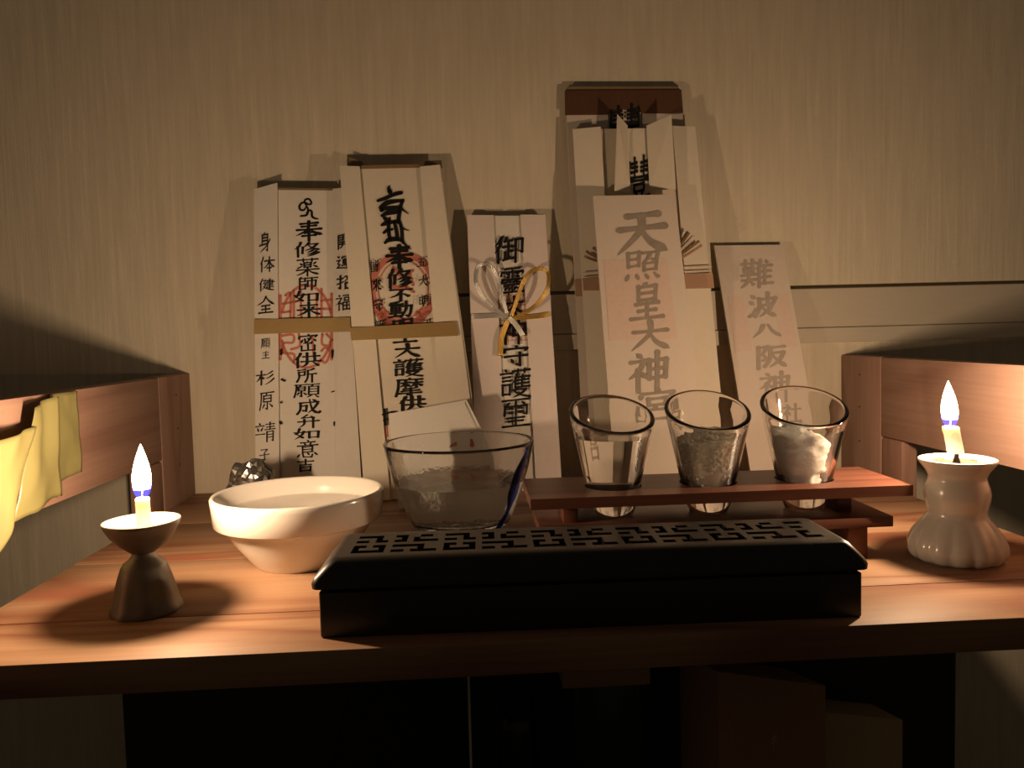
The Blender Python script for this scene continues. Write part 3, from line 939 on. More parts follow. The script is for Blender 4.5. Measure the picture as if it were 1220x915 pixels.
# --- 5: charm in front of it with raised paper wings
c5 = Card('paper_charm', 'wide paper charm with two raised paper wings framing a black character', 0.694, 0.7270, 0.328, 0.165)
c5.panel('backing', ((683, 154), (702, 470)), ((827, 152), (857, 465)), M['paper2'], (0.0, 0.0), 0.004)
c5.panel('front_fold', ((682, 154.5), (701, 470)), ((715, 152.5), (734, 470)), M['paper2'], (0.0012, 0.0035), 0.0006)
c5.panel('front_fold', ((800, 151.5), (826, 465)), ((828, 151.5), (858, 465)), M['paper2'], (0.0035, 0.0012), 0.0006)
c5.sheet('paper_wing', [(*c5.uv(*p), w) for p, w in (((729, 232), .013), ((731.5, 143.5), .016), ((747, 151), .003), ((750.5, 231), .003))], M['paper2'], 0.0006)
c5.sheet('paper_wing', [(*c5.uv(*p), w) for p, w in (((773, 228), .003), ((769.5, 151), .003), ((795, 144), .015), ((801, 230), .013))], M['paper2'], 0.0006)
c5.text('inscription', [('豐', 748, 185, 775, 236)], M['ink'], 0.0008, 0.115)
band = c5.quad('cord_band', [(694, 330), (849, 325), (851, 343), (695.5, 346)], M['strawband'], 0.0048, 0.0014)
cord(c5, 'cord_strand', [(694, 328, .006), (760, 322, .007), (848, 320, .006)], M['paper3'], band, 2, 0.0005, 0.004)
for k, (a, bb) in enumerate((((812, 290), (821, 277)), ((813, 296), (827, 281)), ((813, 302), (833, 287)), ((814, 306), (836, 292)))):
    cord(c5, 'cord_end', [(790, 318, .008), (*a, .010), (*bb, .012)], (M['paperedge'], M['paper3'], M['paperedge'], M['strawband'])[k], band, 2, 0.0007, 0.0012)
for k, (a, bb) in enumerate((((706, 304), (698, 299)), ((706, 309), (696, 305)))):
    cord(c5, 'cord_end', [(730, 316, .008), (*a, .010), (*bb, .010)], M['paperedge'], band, 2, 0.0007, 0.0012)

# --- 6: large central shrine charm
c6 = Card('paper_charm', 'flat charm in thin white paper with six large grey characters, centre right', 0.664, 0.701, 0.264, 0.16)
c6.panel('wrapped_body', ((706.5, 233.5), (725, 473)), ((804, 231.5), (828, 440)), M['paper3'], (0.0, 0.0), 0.004)
c6.sheet('seal', [(*c6.uv(*p), 0.0003) for p in ((719, 310), (794, 308), (807, 404), (726, 406))], M['redfaint'], 0.0002)
c6.text('inscription', [
    ('天', 731, 247, 798, 305), ('照', 744, 298, 789, 336), ('皇', 750, 336, 792, 381), ('大', 749, 381, 800, 419),
    ('神', 748, 419, 799, 467), ('宮', 760, 462, 807, 502)], M['ink_veil'], 0.0006, 0.135)

# --- 7: right-hand leaning charm
c7 = Card('paper_charm', 'rightmost paper charm tilting left with faint blurred grey characters', 0.692, 0.736, 0.219, 0.28)
c7.panel('wrapped_body', ((851, 292.5), (893.5, 558)), ((932.5, 291.5), (966, 480)), M['paper3'], (0.0, 0.0), 0.003)
c7.sheet('seal', [(*c7.uv(*p), 0.0003) for p in ((867, 354), (884, 353), (896, 417), (876, 420))], M['redfaint2'], 0.0002)
c7.sheet('seal', [(*c7.uv(*p), 0.0003) for p in ((921, 351), (938, 350), (950, 412), (931, 415))], M['redfaint2'], 0.0002)
c7.text('inscription', [
    ('難', 882, 309, 921, 343), ('波', 891, 349, 927, 379), ('八', 895, 385, 933, 404), ('阪', 900, 411, 938, 439),
    ('神', 904, 443, 943, 473), ('社', 925, 477, 954, 505)], M['ink_faint'], 0.0006, 0.14)

# ------------------------------------------------------------------ tissue leaning behind the glass bowl
ct = Card('folded_tissue', 'embossed white folded paper with red dots behind the glass bowl', 0.642, 0.668, 0.09, -0.02, 'tissue', None)
pl = [(*ct.uv(463, 493), 0.0), (*ct.uv(556, 476.5), 0.0005), (*ct.uv(574, 512), 0.001), (*ct.uv(590, 552), 0.001)]
ub, vb_ = pl[0][0] + 0.006, 0.0005
sheet_pts = [(pl[0][0] + 0.008, 0.0005, 0.0)] + pl + [(pl[3][0] + 0.004, 0.0005, 0.0)]
ct.sheet('paper_sheet', sheet_pts, M['tissue'], 0.0012)
ct.sheet('turned_corner', [(*ct.uv(505, 488), 0.0012), (*ct.uv(553, 479), 0.0016), (*ct.uv(569, 512), 0.0016), (*ct.uv(556, 500), 0.0016)], M['tissue'], 0.0005)
ct.brush('red_dot', [[(562, 526, 4), (563, 531, 5.5)]], M['red'], 0.0013)
ct.brush('red_dot', [[(536, 533, 2.5), (543, 530, 4)]], M['red'], 0.0013)
ct.brush('small_mark', [[(472, 527, 2), (477, 528, 2)], [(474, 524, 1.5), (474, 531, 1.5)]], M['ink'], 0.0013)


# ------------------------------------------------------------------ crumpled foil behind the white bowl
def foil():
    bm = bmesh.new()
    bmesh.ops.create_icosphere(bm, subdivisions=4, radius=1)
    from mathutils import noise
    for v in bm.verts:
        d = v.co.normalized()
        k = 1 + 0.16 * noise.noise(d * 2.3 + Vector((3, 1, 7))) + 0.20 * abs(noise.noise(d * 5 + Vector((9, 2, 4)))) - 0.12 * abs(noise.noise(d * 11))
        v.co = Vector((d.x * 0.0185 * k, d.y * 0.013 * k, d.z * 0.024 * k))
    zmin = min(v.co.z for v in bm.verts)
    for v in bm.verts:
        v.co.z -= zmin
    me = bpy.data.meshes.new('foil_wrapper')
    bm.to_mesh(me)
    bm.free()
    me.materials.append(M['foil'])
    o = bpy.data.objects.new('foil_wrapper', me)
    COL.objects.link(o)
    o.location = (-0.170, 0.605, 0)
    tag(o, 'crumpled shiny foil lump half hidden behind the white bowl', 'foil')


foil()

# ------------------------------------------------------------------ white ceramic bowl with water
BX, BY = -0.112, 0.501
bowl_prof = [(0, 0.0012), (0.022, 0.0012), (0.024, 0.0), (0.0275, 0.0), (0.0285, 0.0012), (0.0330, 0.0065), (0.0395, 0.0150), (0.0450, 0.0236), (0.0468, 0.0268),
             (0.0478, 0.0276), (0.0510, 0.0274), (0.0522, 0.0284), (0.0536, 0.0420), (0.0538, 0.0446), (0.0530, 0.0458), (0.0515, 0.0459), (0.0504, 0.0448),
             (0.0490, 0.0380), (0.0455, 0.0290), (0.0395, 0.0190), (0.0310, 0.0090), (0.0220, 0.0055), (0, 0.0050)]
V, F = lathe_geo(bowl_prof, (BX, BY, 0), 96)
o = mesh_obj('ceramic_bowl', V, F, M['ceramic'], None, (BX, BY, 0), smooth=True)
tag(o, 'white glazed ceramic bowl with thick banded rim, full of water', 'bowl')
V, F = lathe_geo([(0, 0.0049), (0.0221, 0.0054), (0.0311, 0.0089), (0.0396, 0.0189), (0.0456, 0.0289), (0.0478, 0.0345), (0, 0.0345)], (BX, BY, 0), 96)
o = auto_smooth(mesh_obj('water', V, F, M['water'], None, (BX, BY, 0.005)), 30)
tag(o, 'still water filling the white ceramic bowl', 'water')

# ------------------------------------------------------------------ glass bowl with water and a blue stripe
GX, GY = -0.010, 0.572
gprof_out = [(0, 0.0004), (0.0320, 0.0), (0.0345, 0.0012), (0.0385, 0.0100), (0.0432, 0.0210), (0.0480, 0.0350), (0.0520, 0.0490), (0.0550, 0.0632)]
gprof_lip = [(0.0553, 0.0645), (0.0546, 0.0653), (0.0535, 0.0650)]
gprof_in = [(0.0526, 0.0628), (0.0497, 0.0490), (0.0456, 0.0352), (0.0410, 0.0218), (0.0362, 0.0112), (0.0310, 0.0060), (0, 0.0050)]
gb = thing('glass_bowl', 'clear glass bowl with a dark blue stripe, half full of water', 'bowl', (GX, GY, 0))
V, F = lathe_geo(gprof_out + gprof_lip + gprof_in, (GX, GY, 0), 96)
mesh_obj('bowl_body', V, F, M['glassbowl'], gb, smooth=True)


def gr(z):
    P = gprof_out[2:]
    for (r0, z0), (r1, z1_) in zip(P, P[1:]):
        if z0 <= z <= z1_:
            return r0 + (r1 - r0) * (z - z0) / (z1_ - z0)
    return P[-1][0]


V, F = [], []
NS = 24
for i in range(NS + 1):
    t = i / NS
    z = 0.003 + 0.0595 * t
    a = R(-27 - 16 * (1 - t) ** 1.2 + 3 * math.sin(t * 7))
    hw = R(4.2 + 2.5 * math.sin(t * 9 + 1) ** 2 + 3.5 * math.exp(-((t - 0.55) / 0.16) ** 2))
    for k in range(5):
        q = a + hw * (k - 2) / 2
        th = 0.0010 * (1 - abs(k - 2) / 2.0) + 0.0001
        rr = gr(z) + th
        V.append((GX + rr * math.cos(q), GY + rr * math.sin(q), z))
    for k in range(4, -1, -1):
        q = a + hw * (k - 2) / 2
        rr = gr(z) + 0.00002
        V.append((GX + rr * math.cos(q), GY + rr * math.sin(q), z))
for i in range(NS):
    for k in range(10):
        j = (k + 1) % 10
        F.append((i * 10 + k, i * 10 + j, i * 10 + 10 + j, i * 10 + 10 + k))
F.append(tuple(range(10)))
F.append(tuple(NS * 10 + k for k in range(10)))
o = mesh_obj('blue_stripe', V, F, M['blueglass'], gb, smooth=True)
o['label'] = 'dark cobalt blue glass stripe running down the side'
V, F = lathe_geo([(0, 0.0049), (0.0311, 0.0059), (0.0363, 0.0111), (0.0411, 0.0217), (0.0458, 0.0351), (0.0462, 0.0365), (0, 0.0365)], (GX, GY, 0), 96)
o = auto_smooth(mesh_obj('water', V, F, M['water'], None, (GX, GY, 0.006)), 30)
tag(o, 'water half filling the clear glass bowl', 'water')

# ------------------------------------------------------------------ walnut stand with three shot glasses
SY0, SY1 = 0.4520, 0.5180
stand = thing('shot_glass_stand', 'two-tier dark walnut stand holding three shot glasses', 'stand', (0.15, 0.485, 0))
GLX = (0.0880, 0.1490, 0.2115)
GYC = 0.4850
ZL0, ZL1, ZT0, ZT1 = 0.0195, 0.0260, 0.0385, 0.0450


def holed_plank(name, x0, x1, y0, y1, z0, z1, holes, hr, mat, parent):
    V, F = [], []
    xs = [x0] + [(a + b_) / 2 for a, b_ in zip(holes, holes[1:])] + [x1]
    for hx, (a, b_) in zip(holes, zip(xs, xs[1:])):
        hy = GYC
        angs = [2 * math.pi * k / 40 for k in range(40)] + [math.atan2(cy - hy, cx - hx) % (2 * math.pi) for cx in (a, b_) for cy in (y0, y1)]
        angs = sorted(set(round(q, 6) for q in angs))
        n = len(angs)
        base = len(V)
        for q in angs:
            dx, dy = math.cos(q), math.sin(q)
            ts = []
            if dx > 1e-9: ts.append((b_ - hx) / dx)
            if dx < -1e-9: ts.append((a - hx) / dx)
            if dy > 1e-9: ts.append((y1 - hy) / dy)
            if dy < -1e-9: ts.append((y0 - hy) / dy)
            t = min(ts)
            ox, oy = hx + dx * t, hy + dy * t
            ix, iy = hx + dx * hr, hy + dy * hr
            V += [(ix, iy, z1), (ox, oy, z1), (ox, oy, z0), (ix, iy, z0)]
        for k in range(n):
            j = (k + 1) % n
            A, B = base + 4 * k, base + 4 * j
            F += [(A, A + 1, B + 1, B), (A + 3, B + 3, B + 2, A + 2), (A, B, B + 3, A + 3)]
            mx = (V[A + 1][0] + V[B + 1][0]) / 2
            inner = any(abs(V[A + 1][0] - xm) < 1e-7 and abs(V[B + 1][0] - xm) < 1e-7 for xm in xs[1:-1])
            if not inner:
                F.append((A + 1, A + 2, B + 2, B + 1))
    o = mesh_obj(name, V, F, mat, parent)
    bm = bmesh.new()
    bm.from_mesh(o.data)
    bmesh.ops.remove_doubles(bm, verts=bm.verts[:], dist=1e-6)
    bmesh.ops.recalc_face_normals(bm, faces=bm.faces)
    bm.to_mesh(o.data)
    bm.free()
    return o


holed_plank('top_board', 0.0330, 0.2645, SY0, SY1, ZT0, ZT1, GLX, 0.0180, M['walnut'], stand)
bevel_box('lower_board', (0.0385, 0.2535, SY0 + 0.002, SY1 - 0.002, ZL0, ZL1), M['walnut'], stand, bev=0.0005)
for xx in (0.0585, 0.2300):
    bevel_box('spacer_post', (xx - 0.0045, xx + 0.0045, 0.468, 0.502, ZL1 - 0.0002, ZT0 + 0.0002), M['walnut'], stand, bev=0.0004)
for xx in (0.0600, 0.2330):
    bevel_box('foot', (xx - 0.006, xx + 0.006, 0.457, 0.513, 0.0, ZL0 + 0.0002), M['walnut'], stand, bev=0.0004)

slants = ((0.0095, R(99)), (0.0100, R(89)), (0.0105, R(84)))
heights = (0.0640, 0.0645, 0.0650)


def glass_fn(k):
    amp, dr = slants[k]
    H = heights[k]

    def fn(r, z, a):
        t = max(0.0, (z - 0.010) / (H - 0.010))
        s = amp * math.cos(a - dr) * (r / 0.0265) * t ** 1.6
        return r, z + s
    return fn


def shot_outer(z, H):
    return 0.0125 + (0.0268 - 0.0125) * (z / H) ** 0.93


labels = ('shot glass of clear water, leftmost on the walnut stand', 'shot glass of greyish rice grains, middle of the walnut stand',
          'shot glass with clumped white salt, rightmost on the walnut stand')
INNER = []
for k, gx in enumerate(GLX):
    H = heights[k]
    outer = [(0, 0.0003), (0.0108, 0.0), (0.0122, 0.0008)] + [(shot_outer(z, H), z) for z in [H * q / 12 for q in range(1, 12)]] + [(0.0265, H - 0.0012)]
    lip = [(0.0268, H - 0.0002), (0.0264, H + 0.0008), (0.0254, H + 0.0013), (0.0243, H + 0.0008), (0.0237, H - 0.0004)]
    inn = [(shot_outer(z, H) - 0.0023, z) for z in [H * q / 12 for q in range(11, 4, -1)]] + [(0.0142, 0.0215), (0.0125, 0.0160), (0.0095, 0.0118), (0.0050, 0.0095), (0, 0.0090)]
    V, F = lathe_geo(outer + lip + inn, (gx, GYC, ZL1 + 0.0001), 80, glass_fn(k))
    o = mesh_obj('shot_glass', V, F, M['glass'], None, (gx, GYC, ZL1 + 0.0001), smooth=True)
    tag(o, labels[k], 'glass', 'slant-rimmed shot glasses on the stand')


def inner_r(z, H=0.0645):
    P = [(0, 0.0090), (0.0050, 0.0095), (0.0095, 0.0118), (0.0125, 0.0160), (0.0142, 0.0215)] + [(shot_outer(H * q / 12, H) - 0.0023, H * q / 12) for q in range(5, 12)]
    for (r0, z0), (r1, z1_) in zip(P, P[1:]):
        if z0 <= z <= z1_:
            return r0 + (r1 - r0) * (z - z0) / (z1_ - z0)
    return P[-1][0]


gz = ZL1 + 0.0001
# water in the left glass
zz = [0.0095, 0.0118, 0.0160, 0.0215, 0.027, 0.033, 0.039, 0.045, 0.0500]
V, F = lathe_geo([(0, 0.00895)] + [(inner_r(z, heights[0]) + 0.0001, z) for z in zz] + [(0, 0.0500)], (GLX[0], GYC, gz), 80)
o = auto_smooth(mesh_obj('water', V, F, M['water'], None, (GLX[0], GYC, gz + 0.009)), 30)
tag(o, 'clear water filling the leftmost shot glass', 'water')


# rice in the middle glass: a packed core wrapped and topped with grains
def grains(name, gx, count, mat, label, cat, top_fn, size, seed, wall=0.0009):
    rnd = random.Random(seed)
    bm0 = bmesh.new()
    bmesh.ops.create_icosphere(bm0, subdivisions=1, radius=1)
    gv = [v.co.copy() for v in bm0.verts]
    gf = [tuple(v.index for v in f.verts) for f in bm0.faces]
    bm0.free()
    V, F = [], []

    def add(p, rot, s):
        b0 = len(V)
        for v in gv:
            q = rot @ Vector((v.x * s[0], v.y * s[1], v.z * s[2]))
            V.append(p + q)
        F.extend(tuple(i + b0 for i in f) for f in gf)
    # core
    nz_, na = 12, 32
    zs = [0.0105 + (1.0) * i / (nz_ - 1) for i in range(nz_)]
    b0 = len(V)
    for i in range(nz_):
        for k in range(na):
            a = 2 * math.pi * k / na
            zt = top_fn(math.cos(a) * 0.8, math.sin(a) * 0.8)
            z = 0.0105 + (zt - 0.0015 - 0.0105) * i / (nz_ - 1)
            r = max(0.002, inner_r(min(z, 0.055)) - wall - size[2] * 1.1)
            V.append(Vector((gx + r * math.cos(a), GYC + r * math.sin(a), gz + z)))
    for i in range(nz_ - 1):
        for k in range(na):
            j = (k + 1) % na
            F.append((b0 + i * na + k, b0 + i * na + j, b0 + (i + 1) * na + j, b0 + (i + 1) * na + k))
    F.append(tuple(b0 + k for k in range(na)))
    tc = len(V)
    V.append(Vector((gx, GYC, gz + top_fn(0, 0) - 0.0015)))
    for k in range(na):
        F.append((b0 + (nz_ - 1) * na + k, b0 + (nz_ - 1) * na + (k + 1) % na, tc))
    for i in range(count):
        s = [q * rnd.uniform(0.8, 1.15) for q in size]
        if rnd.random() < 0.68:
            a = rnd.uniform(0, 2 * math.pi)
            zt = top_fn(math.cos(a), math.sin(a))
            z = 0.0120 + (zt - 0.0120) * math.sqrt(rnd.random())
            r = inner_r(min(z, 0.055)) - wall - s[2]
            p = Vector((gx + r * math.cos(a), GYC + r * math.sin(a), gz + z))
            roll = rnd.uniform(0, math.pi)
            rot = Matrix.Rotation(a, 3, 'Z') @ Matrix.Rotation(R(90), 3, 'Y') @ Matrix.Rotation(roll, 3, 'Z')
        else:
            q = math.sqrt(rnd.random()) * 0.90
            a = rnd.uniform(0, 2 * math.pi)
            zt = top_fn(q * math.cos(a), q * math.sin(a))
            r = max(0, inner_r(min(zt, 0.055)) - wall - s[0]) * q
            p = Vector((gx + r * math.cos(a), GYC + r * math.sin(a), gz + zt - 0.0005 + rnd.uniform(-0.0008, 0.0010)))
            rot = Matrix.Rotation(rnd.uniform(0, 6.3), 3, 'Z') @ Matrix.Rotation(rnd.uniform(-0.6, 0.6), 3, 'X')
        add(p, rot, s)
    o = mesh_obj(name, V, F, mat, None, (gx, GYC, gz + 0.0105), smooth=True)
    tag(o, label, cat, kind='stuff')
    return o


grains('rice', GLX[1], 620, M['rice'], 'heap of raw rice grains inside the middle shot glass', 'rice',
       lambda x, y: 0.0500 + 0.0016 * x + 0.0022 * y - 0.0015 * (x * x + y * y), (0.0026, 0.0015, 0.0011), 3)


def salt():
    from mathutils import noise
    gx = GLX[2]
    V, F = [], []
    nz_, na = 40, 72

    def top(x, y):
        return 0.0500 - 0.010 * max(0, x - 0.25) ** 1.0 + 0.003 * y + 0.002 * noise.noise(Vector((x * 3, y * 3, 2)))
    for i in range(nz_):
        t = i / (nz_ - 1)
        for k in range(na):
            a = 2 * math.pi * k / na
            ca, sa = math.cos(a), math.sin(a)
            z = 0.0100 + (top(ca, sa) - 0.0100) * t
            r = inner_r(min(z, 0.055)) - 0.0005
            # the clump has slumped away from the right-hand wall in places
            gapn = max(0, noise.noise(Vector((ca * 1.6, sa * 1.6, z * 130)))) * 0.0040 + 0.0075 * max(0, ca * 0.9 - sa * 0.35 - 0.28) * (0.65 + 0.55 * noise.noise(Vector((z * 260, 1, 3)))) * (1 if z > 0.018 else 0.3)
            r -= gapn + 0.0005 * abs(noise.noise(Vector((ca * 14, sa * 14, z * 900))))
            r = max(r, 0.001)
            V.append((gx + r * ca, GYC + r * sa, gz + z + 0.0005 * noise.noise(Vector((ca * 20, sa * 20, t * 9)))))
    for i in range(nz_ - 1):
        for k in range(na):
            j = (k + 1) % na
            F.append((i * na + k, i * na + j, (i + 1) * na + j, (i + 1) * na + k))
    F.append(tuple(range(na)))
    last = (nz_ - 1) * na
    rings = [last]
    for q in (0.75, 0.5, 0.25):
        b0 = len(V)
        for k in range(na):
            a = 2 * math.pi * k / na
            p = V[last + k]
            x, y = (p[0] - gx) * q, (p[1] - GYC) * q
            V.append((gx + x, GYC + y, gz + top(x / 0.022, y / 0.022) + 0.0015 * noise.noise(Vector((x * 300, y * 300, 5)))))
        rings.append(b0)
    for A, B in zip(rings, rings[1:]):
        for k in range(na):
            j = (k + 1) % na
            F.append((A + k, A + j, B + j, B + k))
    F.append(tuple(rings[-1] + k for k in range(na)))
    o = mesh_obj('salt', V, F, M['salt'], None, (gx, GYC, gz + 0.0100), smooth=True)
    tag(o, 'clump of white salt inside the rightmost shot glass', 'salt', kind='stuff')


salt()

# ------------------------------------------------------------------ black incense box with fretwork lid
BA = R(-1.1)
BC = Vector((0.0565, 0.3925, 0))


def bxf(p):
    x, y, z = p
    return (BC.x + x * math.cos(BA) - y * math.sin(BA), BC.y + x * math.sin(BA) + y * math.cos(BA), z)


ib = thing('incense_box', 'long black lacquered incense box with fretwork lid in front', 'incense box', BC)
LX, LY = 0.1345, 0.0285


def tray(name, x, y, z0, z1, th, mat, parent, bev):
    """open box: outer shell and inner floor"""
    v, f = box_geo(-x, x, -y, y, z0, z1)
    V = [bxf(p) for p in v]
    o = mesh_obj(name, V, f, mat, parent)
    bm = bmesh.new()
    bm.from_mesh(o.data)
    top = [fc for fc in bm.faces if fc.normal.z > 0.9]
    r_ = bmesh.ops.inset_region(bm, faces=top, thickness=th)
    bmesh.ops.translate(bm, verts=list({v_ for fc in top for v_ in fc.verts}), vec=(0, 0, -(z1 - z0 - th)))
    ed = [e for e in bm.edges if max(abs(v_.co.z) for v_ in e.verts) >= 0 and len(e.link_faces) == 2 and e.calc_face_angle(0) > 0.5]
    bmesh.ops.bevel(bm, geom=ed, offset=bev, segments=3, profile=0.5, affect='EDGES')
    bm.to_mesh(o.data)
    bm.free()
    return auto_smooth(o, 35)


tray('box_body', LX - 0.0035, LY - 0.0010, 0.0, 0.0225, 0.004, M['lacquer'], ib, 0.0012)
# lid: skirt with rounded shoulders, then the pierced top
lid_root = None
shoulder = [(LX, LY, 0.0238), (LX + 0.0002, LY + 0.0002, 0.0262), (LX - 0.0012, LY - 0.0004, 0.0290), (LX - 0.0055, LY - 0.0018, 0.0335), (LX - 0.0080, LY - 0.0030, 0.0362), (LX - 0.0098, LY - 0.0048, 0.0372)]
CW, CH = 0.00322, 0.0046
NXC = 77
PX0 = -NXC * CW / 2
NYC = 9
PY0 = -NYC * CH / 2
inner_prof = [(LX - 0.0125, LY - 0.0060, 0.0345), (LX - 0.0040, LY - 0.0040, 0.0238)]
V, F = [], []


def rring(x, y, z, cr=0.004):
    pts = []
    cr = min(cr, x, y)
    for sx, sy, a0 in ((1, 1, 0), (-1, 1, 90), (-1, -1, 180), (1, -1, 270)):
        for k in range(5):
            a = R(a0 + 90 * k / 4)
            pts.append(bxf((sx * (x - cr) + cr * math.cos(a), sy * (y - cr) + cr * math.sin(a), z)))
    return pts


rings = []
HX, HY = NXC * CW / 2, NYC * CH / 2
for (x, y, z) in shoulder:
    rings.append(len(V))
    V += rring(x, y, z)
rings.append(len(V))
V += rring(HX, HY, 0.0374, 0.0002)
rings.append(len(V))
V += rring(HX, HY, 0.0340, 0.0002)
for (x, y, z) in inner_prof:
    rings.append(len(V))
    V += rring(x, y, z)
for A, B in zip(rings, rings[1:] + rings[:1]):
    for k in range(20):
        j = (k + 1) % 20
        F.append((A + k, A + j, B + j, B + k))
lid = auto_smooth(mesh_obj('lid', V, F, M['lacquer'], ib), 50)
# fretwork pattern, # = pierced
unit_back = ["####.###..##.#", "...#...#.#...#"[:14], "##.#####.#####"]
unit_front = ["##.##.#####..#", "#...#.....#..#", "#####.##.#####"]
unit_back = [r_[:5] + '.' + r_[6:13] + '.' for r_ in unit_back]
unit_front = [r_[:5] + '.' + r_[6:13] + '.' for r_ in unit_front]
rows = ["." * 14] + unit_back + ["." * 14] + unit_front + ["." * 14]
V, F = [], []
vid = {}


def gvx(i, j, top):
    key = (i, j, top)
    if key not in vid:
        vid[key] = len(V)
        V.append(bxf((PX0 + i * CW, -PY0 - j * CH, 0.0374 if top else 0.0340)))
    return vid[key]


def solid(i, j):
    if not (0 <= i < NXC and 0 <= j < NYC):
        return None
    if i < 2 or i >= NXC - 2:
        return True
    ch = rows[j][(i - 2) % 14] if j < len(rows) else '.'
    return ch == '.'


for j in range(NYC):
    for i in range(NXC):
        if not solid(i, j):
            continue
        F.append((gvx(i, j, 1), gvx(i + 1, j, 1), gvx(i + 1, j + 1, 1), gvx(i, j + 1, 1)))
        F.append((gvx(i, j, 0), gvx(i, j + 1, 0), gvx(i + 1, j + 1, 0), gvx(i + 1, j, 0)))
        for di, dj, a, b_ in ((0, -1, (i, j), (i + 1, j)), (0, 1, (i, j + 1), (i + 1, j + 1)), (-1, 0, (i, j), (i, j + 1)), (1, 0, (i + 1, j), (i + 1, j + 1))):
            if not solid(i + di, j + dj):
                F.append((gvx(*a, 1), gvx(*b_, 1), gvx(*b_, 0), gvx(*a, 0)))
mesh_obj('fretwork', V, F, M['lacquer'], lid)


# ------------------------------------------------------------------ candle holders and candles
def flame_geo(cx, cy, z0, z1, r, lean, lo, hi, n=28):
    """a slice lo..hi (0..1) of the flame's teardrop, closed at both ends"""
    prof = []
    N = 18
    for i in range(N + 1):
        t = lo + (hi - lo) * i / N
        rr = r * (math.sin(math.pi * min(1, t ** 0.66)) ** 0.85) * (1.0 if t < 0.98 else 0.6)
        prof.append((max(rr, 0.00015), z0 + (z1 - z0) * t))
    V, F = lathe_geo([(0, prof[0][1])] + prof + [(0, prof[-1][1])], (0, 0, 0), n)
    return [(cx + x + lean * (z - z0), cy + y, z) for x, y, z in V], F


def candle(label, cx, cy, z0, z1, r, tilt, fz0, fz1, fr, flean):
    root = thing('candle', label, 'candle', (cx, cy, z0), 'lit candles')
    H = z1 - z0
    prof = [(0, 0), (r * 0.96, 0), (r, 0.0006), (r, H * 0.5), (r * 0.99, H - 0.0012), (r * 0.94, H - 0.0003), (r * 0.82, H), (r * 0.55, H - 0.0006), (0, H - 0.0009)]
    V, F = lathe_geo(prof, (0, 0, 0), 40)
    V = [(cx + x + tilt * z, cy + y, z0 + z) for x, y, z in V]
    mesh_obj('wax_body', V, F, M['wax'], root, smooth=True)
    tx = cx + tilt * H
    V, F = tube_geo([(tx, cy, z1 - 0.0012), (tx, cy, z1 + 0.0015), (tx + 0.0003, cy, z1 + 0.0042)], 0.00045, 8)
    mesh_obj('wick', V, F, M['wick'], root, smooth=True)
    V, F = flame_geo(tx, cy, fz0, fz1, fr, flean, 0.17, 1.0)
    fl = mesh_obj('flame', V, F, M['flame'], root, smooth=True)
    fl['label'] = 'bright white-yellow candle flame'
    V, F = flame_geo(tx, cy, fz0 - 0.001, fz1, fr * 1.06, flean, 0.03, 0.27)
    fb = mesh_obj('flame_base', V, F, M['flame_blue'], fl, smooth=True)
    fb['label'] = 'blue lower edge of the flame'
    for q in (0.32, 0.52, 0.72):
        ld = bpy.data.lights.new('flame_light', 'POINT')
        ld.energy = FLAME_WATTS / 3
        ld.color = FLAME_COLOR
        ld.shadow_soft_size = 0.0034
        lo_ = bpy.data.objects.new('flame_light', ld)
        COL.objects.link(lo_)
        lo_.parent = root
        lo_.location = (tx + flean * (fz1 - fz0) * q - cx, 0, fz0 + (fz1 - fz0) * q - z0)
    return root


LCX, LCY = -0.1765, 0.4190
hold = thing('candle_holder', 'dark metal candle holder with shallow dish on a bell foot', 'candle holder', (LCX, LCY, 0))
n8 = 8


def facet(r, z, a):
    if z < 0.026:
        k = 1 - 0.045 * (0.5 + 0.5 * math.cos(a * n8)) * min(1, (0.026 - z) / 0.01)
        return r * k, z
    return r, z


foot = [(0, 0.0022), (0.0150, 0.0010), (0.0165, 0.0), (0.0182, 0.0004), (0.0181, 0.0030), (0.0170, 0.0042), (0.0156, 0.0105), (0.0136, 0.0180), (0.0116, 0.0240), (0.0102, 0.0262), (0.0074, 0.0282),
        (0.0059, 0.0304), (0.0056, 0.0322), (0, 0.0322)]
V, F = lathe_geo(foot, (LCX, LCY, 0), 64, facet)
auto_smooth(mesh_obj('bell_foot', V, F, M['iron'], hold), 45)
dish_o = [(0, 0.0318), (0.0060, 0.0318), (0.0078, 0.0332), (0.0120, 0.0366), (0.0160, 0.0412), (0.0186, 0.0460), (0.0194, 0.0482), (0.0193, 0.0489)]
dish_i = [(0.0187, 0.0487), (0.0180, 0.0478), (0.0140, 0.0450), (0.0090, 0.0434), (0, 0.0428)]
V, F = lathe_geo(dish_o + dish_i[:1], (LCX, LCY, 0), 64)
V2, F2 = lathe_geo(dish_i + [(0, 0.0400)], (LCX, LCY, 0), 64)
V, F = lathe_geo(dish_o + dish_i, (LCX, LCY, 0), 64)
mesh_obj('dish', V, F, M['iron'], hold, smooth=True)
V, F = lathe_geo([(0.0186, 0.04885), (0.0180, 0.0480), (0.0140, 0.0452), (0.0090, 0.0436), (0, 0.0430), (0, 0.0427)], (LCX, LCY, 0), 64)
ins = mesh_obj('dish_lining', V, F, M['brass'], hold, smooth=True)
ins['label'] = 'pale worn inside of the dish'
candle('short white lit candle standing in the dark metal dish', LCX + 0.0015, LCY - 0.001, 0.0431, 0.0610, 0.0036, 0.0, 0.0608, 0.0895, 0.0047, 0.02)

RCX, RCY = 0.2905, 0.4500
hold2 = thing('candle_holder', 'white glazed ceramic candle holder with pinched waist and fluted foot', 'candle holder', (RCX, RCY, 0))


